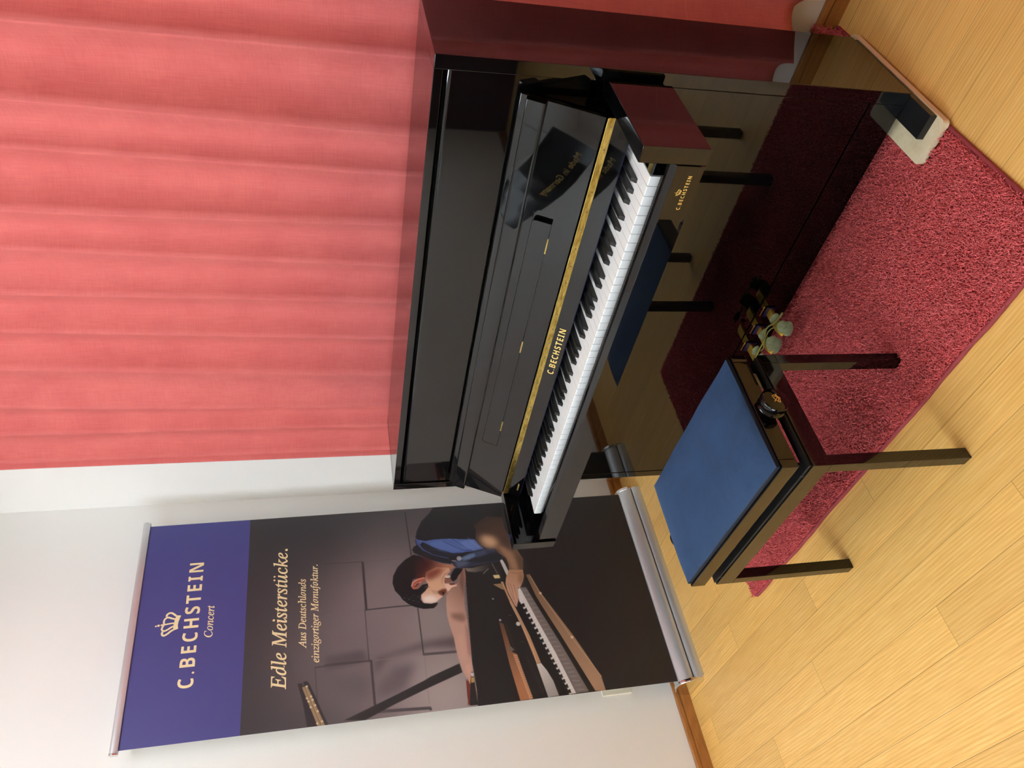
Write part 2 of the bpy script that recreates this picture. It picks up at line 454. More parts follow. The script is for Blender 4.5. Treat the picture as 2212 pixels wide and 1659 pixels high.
# ================================================================== CURTAIN
def build_curtain():
    Zu, Zl = 2.172, 1.199
    up = [1.95, 1.80, 1.64, 1.49, 1.33, 1.17, 1.02, .87, .72, .579, .402, .278, .103, -.0195, -.174, -.327, -.479, -.649, -.785, -.932]
    lo = [1.95, 1.80, 1.64, 1.48, 1.32, 1.15, 1.00, .85, .705, .566, .369, .252, .0903, -.0585, -.202, -.352, -.524, -.693, -.8085, -.943]
    dep = [.08, .07, .08, .075, .08, .075, .08, .075, .08, .075, .05, .078, .048, .068, .055, .07, .05, .05, .052, .03]
    nz = 90; zs = np.linspace(.165, 2.70, nz); per = 16
    xl_u, xl_l = -.973, -.981
    rows = []
    for z in zs:
        f = (Zu-z)/(Zu-Zl); f = np.clip(f, -.6, 2.0)
        R = [u+(l-u)*f for u, l in zip(up, lo)]+[xl_u+(xl_l-xl_u)*min(f, 1.3)]
        row = []
        for i in range(len(R)-1):
            a, b = R[i], R[i+1]; d = dep[i]*(.95+.1*np.clip(1.2-z, -.8, 1.))*(.9+.12*math.sin(i*2.1+z*1.3))
            last = i == len(R)-2
            for j in range(per):
                t = j/per
                if last: off = d*math.sin(PI*t)**1.3
                elif t < .60: off = d*math.sin(PI/2*t/.60)**1.15
                else: off = d*math.cos(PI/2*(t-.60)/.40)**.85
                x = a+(b-a)*t
                y = .328+off+.004*math.sin(9*x+2.2*z)+.003*math.sin(31*x+1.1*z+i)
                row.append((x, y))
        row.append((R[-1], .332))
        rows.append(row)
    nx = len(rows[0]); th = .0025
    V = []
    for s in (0, th):
        for r, z in zip(rows, zs):
            for i, (x, y) in enumerate(r):
                zz = z
                if z < .2: zz = z+.006*math.sin(x*13)-.022*max(0, min(1, (x-.745)/.02))+.004*math.sin(x*47)
                V.append((x, y+s, zz))
    Fq = []
    for s in (0, 1):
        o = s*nx*nz
        for j in range(nz-1):
            for i in range(nx-1):
                q = (o+j*nx+i, o+j*nx+i+1, o+(j+1)*nx+i+1, o+(j+1)*nx+i)
                Fq.append(q[::-1] if s == 0 else q)
    o = nx*nz
    for i in range(nx-1): Fq.append((i, i+1, o+i+1, o+i))
    for j in range(nz-1): Fq.append((j*nx+nx-1, (j+1)*nx+nx-1, o+(j+1)*nx+nx-1, o+j*nx+nx-1))
    me = bpy.data.meshes.new('curtain'); me.from_pydata(V, [], Fq)
    me.polygons.foreach_set('use_smooth', [True]*len(me.polygons))
    me.materials.append(M['curtain'])
    return me
t = thing('curtain', 'faded red floor-length curtain hanging in folds behind the upright piano', 'curtain', (.5, .37, .165))
obj('curtain_cloth', build_curtain(), M['curtain'], t)
b = bm_new(); add_cyl(b, (-1.02, .385, 2.712), (2.3, .385, 2.712), .011, n=20)
obj('curtain_rail', b, M['alu'], t, 40)
for x in (-.9, .3, 1.5):
    obj('rail_bracket', box(x-.01, x+.01, .38, ywall(x)+.002, 2.705, 2.722), M['alu'], t)

# ================================================================== RUG
XR0, XR1, YR0, YR1 = -.735, .715, -.4975, .418
def rug_right(y): return .703+(.44-y)*.0222
def rug_left(y): return -.7265-(y+.4989)*.02
def build_rug():
    t = thing('rug', 'red shaggy rug with plum edging lying under the piano and its stool', 'rug', (0, 0, 0))
    out = []
    def rc(cx, cy, r, a0, a1): return [(cx+r*math.cos(math.radians(a0+(a1-a0)*i/5)), cy+r*math.sin(math.radians(a0+(a1-a0)*i/5))) for i in range(6)]
    def outline(ins):
        y0 = YR0+ins; r = .02
        pts = rc(rug_left(y0)+ins+r, y0+r, r, 180, 270)+[(x, y0+.0016*math.sin(x*21)+.001*math.sin(x*47)) for x in np.linspace(-.66, .66, 24)]+rc(rug_right(y0)-ins-r, y0+r, r, 270, 360)
        pts += [(rug_right(y)-ins, y) for y in np.linspace(-.4, YR1, 8)]+[(rug_left(y)+ins, y) for y in np.linspace(YR1, -.4, 8)]
        return pts
    bm = bm_new(); add_plate(bm, outline(.002), [], lambda u, v, w: Vector((u, v, .007+w)), .0065)
    # the back edge climbs the skirting behind the piano
    prev = None
    for i in range(9):
        a = PI/2*min(1, i/6.); y = YR1-.004+.014*math.sin(a); z = .007+.014*(1-math.cos(a))+max(0, i-6)*.012
        row = [bm.verts.new((x, y, z)) for x in np.linspace(-.72, .690, 12)]
        if prev:
            for k in range(11): bm.faces.new((prev[k], prev[k+1], row[k+1], row[k]))
        prev = row
    obj('backing', bm, M['rug_base'], t)
    # stitched binding round the edge
    bm = bm_new(); pts = outline(.0045)[:-1]
    path = [(x, y, .0058) for x, y in pts]
    add_tube(bm, path, .0055, 8)
    obj('edge_binding', bm, M['rug_edge'], t, 60)
    # pile: one yarn tuft = a bent tapering tube
    s = .0032
    X, Y = np.meshgrid(np.arange(XR0, XR1+.02, s), np.arange(YR0+.008, .075, s))
    X2, Y2 = np.meshgrid(np.arange(.50, .71, .0028), np.arange(.26, .432, .0022))
    X = np.concatenate([X.ravel(), X2.ravel()]); Y = np.concatenate([Y.ravel(), Y2.ravel()])
    X = X+rng.uniform(-.5, .5, X.size)*s; Y = Y+rng.uniform(-.5, .5, Y.size)*s
    keep = (X > rug_left(Y)+.006) & (X < rug_right(Y)-.009) & (Y > YR0+.0075+.0016*np.sin(X*21))
    fr = .117+.004*np.sin(X*160)
    keep &= ~((X > .612) & (X < .74) & (Y > -fr) & (Y < .32))
    ca, sa = math.cos(.0284), math.sin(.0284)
    for sx in (1, -1):
        lx, ly = sx*.251, .1385
        cx, cy = .001+lx*ca+ly*sa, -.5075-lx*sa+ly*ca
        keep &= ~((abs(X-cx) < .0135) & (abs(Y-cy) < .0135))
    X, Y = X[keep], Y[keep]; n = X.size
    Z = np.where(Y > .405, .007+np.clip((Y-.405)*2.2, 0, .05), .007)
    ang = rng.uniform(0, 2*PI, n); lean = rng.uniform(.002, .0075, n); a2 = ang+rng.uniform(-1.4, 1.4, n)
    hgt = rng.uniform(.010, .0165, n)
    edge = np.minimum(np.minimum(Y-YR0, rug_right(Y)-X), X-rug_left(Y)); hgt *= np.clip(.45+edge/.03, .45, 1.)
    pts = np.zeros((n, 4, 3)); pts[:, 0] = np.stack([X, Y, Z], 1)
    pts[:, 1] = pts[:, 0]+np.stack([np.cos(ang)*lean*.35, np.sin(ang)*lean*.35, hgt*.5], 1)
    pts[:, 2] = pts[:, 0]+np.stack([np.cos(ang)*lean, np.sin(ang)*lean, hgt*.95], 1)
    pts[:, 3] = pts[:, 2]+np.stack([np.cos(a2)*lean*.6, np.sin(a2)*lean*.6, hgt*.02-rng.uniform(0, .004, n)], 1)
    rad = np.array([.0011, .0013, .0012, .0007])
    ph = np.array([0, 2*PI/3, 4*PI/3])
    ring = np.stack([np.cos(ph), np.sin(ph), np.zeros(3)], 1)
    tilt = np.array([0, 0, .5, .9])
    V = pts[:, :, None, :]+rad[None, :, None, None]*ring[None, None, :, :]
    V[:, 3, :, 2] += rad[3]*np.sin(ph)[None, :]*1.2
    V = V.reshape(-1, 3)
    q = []
    for k in range(3):
        for i in range(3): q.append((k*3+i, k*3+(i+1) % 3, (k+1)*3+(i+1) % 3, (k+1)*3+i))
    q = np.array(q); Fq = (np.arange(n)[:, None, None]*12+q[None]).reshape(-1, 4)
    me = bpy.data.meshes.new('pile'); me.vertices.add(len(V)); me.vertices.foreach_set('co', V.ravel().astype(np.float32))
    nf = len(Fq); me.loops.add(nf*4); me.loops.foreach_set('vertex_index', Fq.ravel().astype(np.int32))
    me.polygons.add(nf); me.polygons.foreach_set('loop_start', (np.arange(nf)*4).astype(np.int32)); me.polygons.foreach_set('loop_total', np.full(nf, 4, np.int32))
    me.update(calc_edges=True); me.polygons.foreach_set('use_smooth', [True]*nf); me.materials.append(M['rug'])
    o = obj('pile', me, M['rug'], t); o['kind'] = 'stuff'
build_rug()
# cream boards the piano's toes stand on
def make_board(sx, label):
    def rr(x0, x1, y0, y1, r):
        P = []
        for cx, cy, a in ((x0+r, y0+r, 180), (x1-r, y0+r, 270), (x1-r, y1-r, 0), (x0+r, y1-r, 90)):
            P += [(cx+r*math.cos(math.radians(a+15*i)), cy+r*math.sin(math.radians(a+15*i))) for i in range(7)]
        return P
    P = rr(.617, .7255, -.112, .316, .010); Q = []
    for i, p in enumerate(P):
        Q.append(p)
        if i == 6:
            for k in range(1, 26): Q.append((.627+.0885*k/26, -.112+rng.uniform(-.0007, .0007)))
    bm = bm_new(); add_plate(bm, [(sx*x, y) for x, y in Q], [], lambda u, v, w: Vector((u, v, .031+w)), .0165)
    for f in bm.faces: f.material_index = 0 if abs(f.normal.z) > .5 or f.normal.y < -.4 else 1
    return top('piano_board', bm, [M['board'], M['board_edge']], label, 'board')
make_board(1, 'cream board with frayed front edge under the right piano toe')

# ================================================================== PIANO
PW, PA, H, D = .729, .699, 1.124, .283
P = thing('upright_piano', 'glossy black upright piano with open fallboard standing before the red curtain', 'piano', (0, .14, .031))
BK = M['black']
for s in (1, -1):
    obj('side_panel', box(min(s*PA, s*PW), max(s*PA, s*PW), 0, D, .0495, H, .0018), BK, P, 30)
    obj('toe_block', box(min(s*.666, s*.7235), max(s*.666, s*.7235), -.085 if s > 0 else .002, D, .031 if s > 0 else .012, .049, .0012), M['satin_black'], P, 30)
ld = obj('top_lid', box(-PA+.0006, PA-.0006, .0005, D, 1.1045, H-.0003, .0016), BK, P, 30)
obj('back_board', box(-PA+.0005, PA-.0005, D-.03, D-.002, .06, 1.104), M['satin_black'], P)
up = obj('upper_panel', add_prism(bm_new(), [(.0045, .80), (.0045, 1.0865), (.0068, 1.0925), (.013, 1.0998), (.026, 1.1008), (.026, .80)], -PA+.0006, PA-.0006), BK, P, 22)
lo = obj('lower_panel', box(-PA+.0008, PA-.0008, .0015, .02, .1415, .645, .0012), BK, P, 30)
obj('bottom_rail', box(-PA+.0004, PA-.0004, .0008, .03, .0515, .1385, .0008), BK, P, 30)
obj('bottom_board', box(-PA, PA, .03, D-.03, .0515, .07), M['satin_black'], P)
obj('key_bed', box(-.6775, .6775, -.236, .02, .637, .662), BK, P)
# arms
for s in (1, -1):
    b = bm_new(); add_box(b, min(s*.678, s*.7132), max(s*.678, s*.7132), -.2622, -.021, .635, .7738, .0022)
    add_box(b, min(s*.680, s*.6985), max(s*.680, s*.6985), -.03, .004, .6375, .7725)
    obj('arm', b, BK, P, 30)
    b = bm_new(); add_prism(b, [(-.197, .660), (-.197, .7035), (-.1945, .707), (-.06, .709), (-.06, .660)], min(s*.6135, s*.664), max(s*.6135, s*.664), bev=.001)
    obj('key_block', b, BK, P, 30)
sl = obj('key_slip', add_prism(bm_new(), [(-.256, .6325), (-.256, .690), (-.2535, .6925), (-.2455, .7005), (-.236, .7012), (-.236, .6325)], -.6725, .6725, bev=.0008), BK, P, 25)
# keyslip lettering
fr = lambda a, b_: Vector((a, -.2563, b_))
b = bm_new(); text_into(b, boldsans('C.BECHSTEIN'), boldsans('E'), .5755, .652, .6525, .0078, fr, space=1.3); crown_into(b, .6145, .6691, .0145, fr)
obj('lettering', b, M['gold'], sl, label='small gold lettering and crown')
# --- fallboard leaning back against the upper panel
O2 = Vector((0, -.089, .786)); dS = Vector((0, .0751, .163)).normalized(); nS = Vector((0, -dS.z, dS.y))
def FB(u, s, w=0.): return O2+Vector((u, 0, 0))+dS*s+nS*w
XF = .670
hole = []
def corner(cx, cy, r, a0): return [(cx+r*math.cos(math.radians(a0+15*i)), cy+r*math.sin(math.radians(a0+15*i))) for i in range(7)]
h_out = [(-.424, .0530), (.4195, .0530)]+corner(.4095, .0905, .010, 0)+corner(-.412, .0885, .012, 90)
b = bm_new()
add_plate(b, [(-XF, 0), (XF, 0), (XF, .1205), (-XF, .1205)], [h_out], lambda u, v, w: FB(u, v, w), .020)
# backing behind the flap opening and the solid wedge that rests on the upper panel
back = [FB(0, .0, -.0195), FB(0, .1205, -.0195)]
add_prism(b, [(FB(0, .001, -.012).y, FB(0, .001, -.012).z), (FB(0, .119, -.012).y, FB(0, .119, -.012).z), (-.0105, FB(0, .119).z), (-.0105, .778)], -XF, XF)
fb = obj('fallboard', b, BK, P, 25)
# rounded top bar
prof = []
for w, s in ((-.0, .1645), (-.0, .1755), (-.002, .1783), (-.006, .180), (-.007, .180), (-.009, .178), (-.009, .1205), (-.002, .1205), (-.002, .163)):
    q = FB(0, s, w); prof.append((q.y, q.z))
obj('top_bar', add_prism(bm_new(), prof, -XF, XF), BK, fb, 40)
prof = []
for w, s in ((-.001, .1215), (.012, .1215), (.0145, .1232), (.015, .126), (.015, .158), (.0145, .161), (.012, .1628), (-.001, .1628)):
    q = FB(0, s, w); prof.append((q.y, q.z))
obj('front_strip', add_prism(bm_new(), prof, -XF+.0005, XF-.0005, bev=.0008), BK, fb, 40)
# music desk flap let into the fallboard
f_out = [(-.423, .0545), (.3915, .0545)]+corner(.3835, .0905, .008, 0)+corner(-.411, .0880, .0112, 90)
b = bm_new(); add_plate(b, f_out, [], lambda u, v, w: FB(u, v, w-.0001), .010)
md = obj('music_desk_flap', b, BK, fb, 25)
for x0, x1 in ((.310, .352), (-.0195, .0205), (-.350, -.310)):
    b = bm_new(); add_cyl(b, FB(x0, .0534, .0002), FB(x1, .0534, .0002), .0018, n=12)
    obj('desk_hinge', b, M['brass'], md, 40)
# brass piano hinge
b = bm_new(); add_box(b, -.667, .6645, -.0790, -.0775, .7605, .7768, .0003)
add_cyl(b, (-.667, -.0797, .7768), (.6645, -.0797, .7768), .0019, n=12)
for i in range(26):
    x = -.645+i*.0516; add_cyl(b, (x, -.0794, .7675), (x, -.0789, .7675), .0021, n=10, mi=1)
hg = obj('brass_hinge', b, [M['brass'], M['chrome']], P, 40)
# name board above the keys
NB0 = Vector((0, -.096, .7268)); dN = Vector((0, .0172, .0337)).normalized(); nN = Vector((0, -dN.z, dN.y))
def NBf(u, s, w=0.): return NB0+Vector((u, 0, 0))+dN*s+nN*w
b = bm_new()
pr = [NBf(0, 0), NBf(0, .0378), Vector((0, -.0705, .7605)), Vector((0, -.0705, .7268))]
add_prism(b, [(q.y, q.z) for q in pr], -.6685, .6685, bev=.0006)
nb = obj('name_board', b, BK, P, 25)
b = bm_new(); text_into(b, boldsans('C.BECHSTEIN'), boldsans('E'), -.0815, .0852, .0101, .0171, lambda a, c: NBf(a, c, .0003), space=1.2)
obj('lettering', b, M['gold'], nb, label='large gold maker lettering')
b = bm_new(); text_into(b, 'ACADEMY', 'E', -.6355, -.5985, .0098, .0046, lambda a, c: NBf(a, c, .0003), bold=.01)
obj('lettering', b, M['gold'], nb, label='small gold lettering at the left end')
obj('felt_strip', box(-.6685, .6685, -.0865, -.074, .7208, .7268), M['felt_blue'], P)
# --- keyboard: 52 white and 36 black keys, each a sub-part
kb = obj('key_frame', box(-.612, .612, -.188, -.01, .6625, .6835), M['key_shade_grey'], P)
pitch = 1.2225/52; X0 = -.61125
def white_key():
    b = bm_new(); w = pitch/2-.00055
    add_prism(b, [(-.1935, .6625), (-.1935, .6835), (-.1975, .6840), (-.1978, .7052), (-.1962, .7070), (-.03, .7070), (-.03, .6835), (-.188, .6835), (-.188, .6625)], -w, w, bev=.0005, seg=1)
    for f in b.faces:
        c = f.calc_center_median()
        f.material_index = 1 if c.z < .6838 else 0  # lower key front gets the painted shade grey
    return b
def key_proto(name, bm, mats):
    o = obj(name, bm, mats, None, 30); me = o.data; me.transform(Matrix.Translation(-Vector(P['_o']))); o.parent = kb; return o
wk = key_proto('white_key', white_key(), [M['ivory'], M['key_shade_grey']])
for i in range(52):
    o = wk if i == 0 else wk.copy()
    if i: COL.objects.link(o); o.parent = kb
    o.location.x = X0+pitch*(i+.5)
def black_key():
    b = bmesh.new(); A = []
    def ring(y, zt, wb, wt): return [(-wb, y, .703), (wb, y, .703), (wt, y, zt), (-wt, y, zt)]
    rows = [ring(-.1490, .7085, .0055, .0053), ring(-.1415, .7186, .0055, .0047), ring(-.0430, .7196, .0055, .0047)]
    vs = [[b.verts.new(p) for p in r] for r in rows]
    b.faces.new(vs[0]); b.faces.new(vs[-1][::-1])
    for r0, r1 in zip(vs, vs[1:]):
        for k in range(4): b.faces.new((r0[k], r1[k], r1[(k+1) % 4], r0[(k+1) % 4]))
    bmesh.ops.recalc_face_normals(b, faces=list(b.faces))
    bmesh.ops.bevel(b, geom=list(b.edges), offset=.0007, segments=2, profile=.5, affect='EDGES'); return b
bk = key_proto('black_key', black_key(), [M['ebony']])
names = 'ABCDEFG'; offs = {'A': .0030, 'C': -.0026, 'D': .0026, 'F': -.0032, 'G': 0.}
first = True
for i in range(51):
    nme = names[i % 7]
    if nme in offs:
        o = bk if first else bk.copy()
        if not first: COL.objects.link(o); o.parent = kb
        first = False
        o.location.x = X0+pitch*(i+1)+offs[nme]
# --- pedals
for i, x in enumerate((-.0735, -.003, .068)):
    b = bm_new(); w = .0135
    prof = [(.02, .098), (.02, .108), (-.062, .1085), (-.078, .106), (-.088, .100), (-.090, .094), (-.084, .093), (-.07, .098)]
    add_prism(b, prof, x-w, x+w, bev=.0025, seg=3)
    pd = obj('pedal', b, M['pedal'], P, 40)
    b = bm_new(); add_box(b, x-.0175, x+.0175, -.004, .0006, .088, .1185, .0012)
    obj('blue_wrap', b, M['film_blue'], pd, 40)
    b = bm_new(); add_box(b, x-.017, x+.017, -.0004, .0007, .1235, .1265)
    obj('slot_trim', b, M['brass'], pd)

# ================================================================== STOOL (local frame, rotated with the stool)
ST = thing('piano_stool', 'black lacquered piano stool with a blue velvet seat in front of the piano', 'stool', (.001, -.5075, 0), -.0284)
HX, HY = .264, .1515; BB = M['bench_black']; LW = .026
for sx in (1, -1):
    for sy in (-1, 1):
        x1 = sx*HX; x0 = sx*(HX-LW); y1 = sy*HY; y0 = sy*(HY-LW)
        b = box(min(x0, x1), max(x0, x1), min(y0, y1), max(y0, y1), .001 if sy < 0 else .0135, .3455, .0008)
        lg = obj('leg', b, BB, ST, 30)
        b = bm_new(); add_cyl(b, ((x0+x1)/2, (y0+y1)/2, 0 if sy < 0 else .0075), ((x0+x1)/2, (y0+y1)/2, .006 if sy < 0 else .0145), .010, n=20); obj('foot_pad', b, M['matte_black'], lg, 40)
AT = .024
for sy in (-1, 1):
    obj('apron', box(-HX, HX, min(sy*HY, sy*(HY-AT)), max(sy*HY, sy*(HY-AT)), .3455, .3885, .0008), BB, ST, 30)
for sx in (-1, 1):
    obj('apron', box(min(sx*HX, sx*(HX-AT)), max(sx*HX, sx*(HX-AT)), -HY+AT, HY-AT, .3455, .3885, .0008), BB, ST, 30)
# matte steel lift frame between apron and seat
b = bm_new(); i_ = .004
for sy in (-1, 1):
    y1 = sy*(HY-i_); y0 = sy*(HY-.026); add_box(b, -HX+i_, HX-i_, min(y0, y1), max(y0, y1), .3885, .3945, .0006)
    y2 = sy*(HY-.0262); y3 = sy*(HY-.029); add_box(b, -HX+.03, HX-.03, min(y2, y3), max(y2, y3), .385, .405)
for sx in (-1, 1):
    x1 = sx*(HX-i_); x0 = sx*(HX-.026); add_box(b, min(x0, x1), max(x0, x1), -HY+.026, HY-.026, .3885, .3945, .0006)
lf = obj('lift_frame', b, M['matte_black'], ST, 30)
for x in (-.228, .222):
    b = bm_new(); add_lathe(b, [(0, 0), (0, .0042), (.001, .0052), (.0022, .0035), (.0026, 0)], (x, -HY+.0045, .3915), (0, -1, 0), 18)
    obj('rivet', b, M['rivet'], lf, 40)
for sy in (-1, 1):
    for a, c in ((-1, 1), (1, -1)):
        b = bm_new(); y = sy*(HY-.034)+a*.003
        add_tube(b, [(a*.20, y, .390), (c*.20, y, .421)], .0055, 8); obj('lift_bar', b, M['matte_black'], ST, 40)
b = bm_new(); add_cyl(b, (-HX+.005, -.003, .4245), (HX-.005, -.003, .4245), .006, n=16); obj('spindle', b, M['matte_black'], ST, 40)
# seat frame and cushion
b = bm_new()
for sy in (-1, 1): add_box(b, -HX, HX, min(sy*HY, sy*(HY-.02)), max(sy*HY, sy*(HY-.02)), .4205, .4585, .0022)
for sx in (-1, 1): add_box(b, min(sx*HX, sx*(HX-.02)), max(sx*HX, sx*(HX-.02)), -HY+.02, HY-.02, .4205, .4585, .0022)
add_box(b, -HX+.02, HX-.02, -HY+.02, HY-.02, .430, .456)
sf = obj('seat_frame', b, BB, ST, 30)
def cushion():
    nx, ny = 60, 36; a, c = HX-.0065, HY-.0065
    V = []; Fq = []
    for j in range(ny+1):
        for i in range(nx+1):
            u, v = -1+2*i/nx, -1+2*j/ny
            u = math.copysign(abs(u)**.8, u); v = math.copysign(abs(v)**.8, v)
            e = (1-abs(u)**3.2)*(1-abs(v)**3.2); e2 = max(0., 1-abs(u)**26)*max(0., 1-abs(v)**26)
            z = .4715+.024*e**.75+.004*(e2-1)+.0007*math.sin(u*9+v*4)
            V.append((u*a, v*c, z))
    for j in range(ny):
        for i in range(nx): Fq.append((j*(nx+1)+i, j*(nx+1)+i+1, (j+1)*(nx+1)+i+1, (j+1)*(nx+1)+i))
    per = [i for i in range(nx+1)]+[j*(nx+1)+nx for j in range(1, ny+1)]+[ny*(nx+1)+i for i in range(nx-1, -1, -1)]+[j*(nx+1) for j in range(ny-1, 0, -1)]
    base = len(V)
    for k in per: V.append((V[k][0], V[k][1], .457))
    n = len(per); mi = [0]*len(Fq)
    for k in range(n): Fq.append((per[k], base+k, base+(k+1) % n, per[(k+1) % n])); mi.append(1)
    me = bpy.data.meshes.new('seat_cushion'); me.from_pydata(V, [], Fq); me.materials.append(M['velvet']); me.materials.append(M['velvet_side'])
    me.polygons.foreach_set('material_index', mi); me.polygons.foreach_set('use_smooth', [True]*len(mi)); me.update(); me.set_sharp_from_angle(angle=math.radians(50)); return me
o = obj('seat_cushion', cushion(), M['velvet'], ST, label='blue velvet cushion')
for sx in (1, -1):
    b = bm_new()
    add_lathe(b, [(-.012, .008), (0, .009), (.001, .027), (.004, .0305), (.011, .0312), (.0150, .0285), (.0165, .0255), (.0185, .0255), (.0200, .0290), (.0245, .0315), (.0315, .0312), (.0345, .0295), (.0362, .024), (.0370, .012), (.0372, 0)], (sx*(HX-.003), -.003, .4245), (sx, 0, 0), 56)
    kn = obj('knob', b, BB, ST, 35)
    if sx > 0:
        ua = Vector((0, -.66, .75)); ra = Vector((0, .75, .66)); xk = HX-.003
        def KF(a, c):
            r = math.hypot(a, c); t = .0375 if r < .012 else .0375-.0010*((r-.012)/.012)
            return Vector((xk+t+.0002, -.003, .4245))+ra*a+ua*c
        b = bm_new(); crown_into(b, 0, 0, .022, KF); obj('crown_mark', b, M['gold'], kn, label='gold crown mark')

# ================================================================== ROLL-UP BANNER
BN = thing('roll_up_banner', 'roll-up banner with blue head and a man tuning a piano, by the left wall', 'banner', (-1.335, -.115, 0))
def BP(u, v, w=0.):
    f = v/1914.; yl = -.5306+f*.0191; yr = .2963+f*.0117
    return Vector((-1.30-.02356*v/1000+w, yl+(yr-yl)*u/824., .09+v/1000.))
# base cassette
prof = [(-1.252, .0), (-1.2512, .012), (-1.2535, .024), (-1.259, .031), (-1.266, .0335), (-1.2705, .034), (-1.271, .038), (-1.2695, .044), (-1.2715, .054), (-1.279, .067), (-1.290, .080), (-1.3035, .089), (-1.318, .091), (-1.340, .086), (-1.365, .075), (-1.388, .060), (-1.404, .044), (-1.412, .026), (-1.413, 0)]
cs = obj('base_cassette', add_prism(bm_new(), prof, -.5345, .3025, 'y'), M['alu'], BN, 28)
b = bm_new(); add_box(b, -1.2705, -1.2685, -.5342, .3022, .0330, .0365); obj('shadow_groove', b, M['matte_black'], cs)
b = bm_new(); add_box(b, -1.2822, -1.2800, -.5342, .3022, .0655, .0668); obj('panel_line', b, M['matte_black'], cs)
def cap(y0, y1):
    P_ = [(-1.262, .003), (-1.2615, .03), (-1.2655, .052), (-1.276, .071), (-1.289, .084), (-1.3035, .0915), (-1.320, .093), (-1.343, .088), (-1.368, .0775), (-1.392, .062), (-1.408, .045), (-1.4165, .026), (-1.4175, .003)]
    return add_prism(bm_new(), P_, y0, y1, 'y', bev=.003, seg=3)
obj('end_cap', cap(-.5475, -.5335), M['chrome'], BN, 40); obj('end_cap', cap(.3015, .3150), M['chrome'], BN, 40)
b = bm_new(); tp = BP(412, 1900, -.016); add_tube(b, [(-1.36, -.11, .08), (-1.368, -.108, 1.0), tp], .007, 12); obj('support_pole', b, M['alu'], BN, 40)
# top clamp rail
b = bm_new()
a0, a1 = BP(-9, 1915), BP(835, 1916)
def rail(bm, ya, yb):
    pr = [(-.009, -.012), (.007, -.012), (.0095, -.004), (.0095, .006), (.006, .0125), (-.006, .0125), (-.009, .008)]
    A = [bm.verts.new((a0.x+x, ya, a0.z+z)) for x, z in pr]; B = [bm.verts.new((a0.x+x, yb, a1.z+z)) for x, z in pr]
    bm.faces.new(A); bm.faces.new(B[::-1])
    for i in range(len(pr)): bm.faces.new((A[i], B[i], B[(i+1) % len(pr)], A[(i+1) % len(pr)]))
    bmesh.ops.recalc_face_normals(bm, faces=list(bm.faces)); return bm
tr_ = obj('top_rail', rail(b, -.5205, .3190), M['alu'], BN, 30)
for y0, y1 in ((-.5250, -.5195), (.3180, .3235)):
    obj('rail_cap', rail(bm_new(), y0, y1), M['plastic_cream'] if False else M['chrome'], tr_, 30)
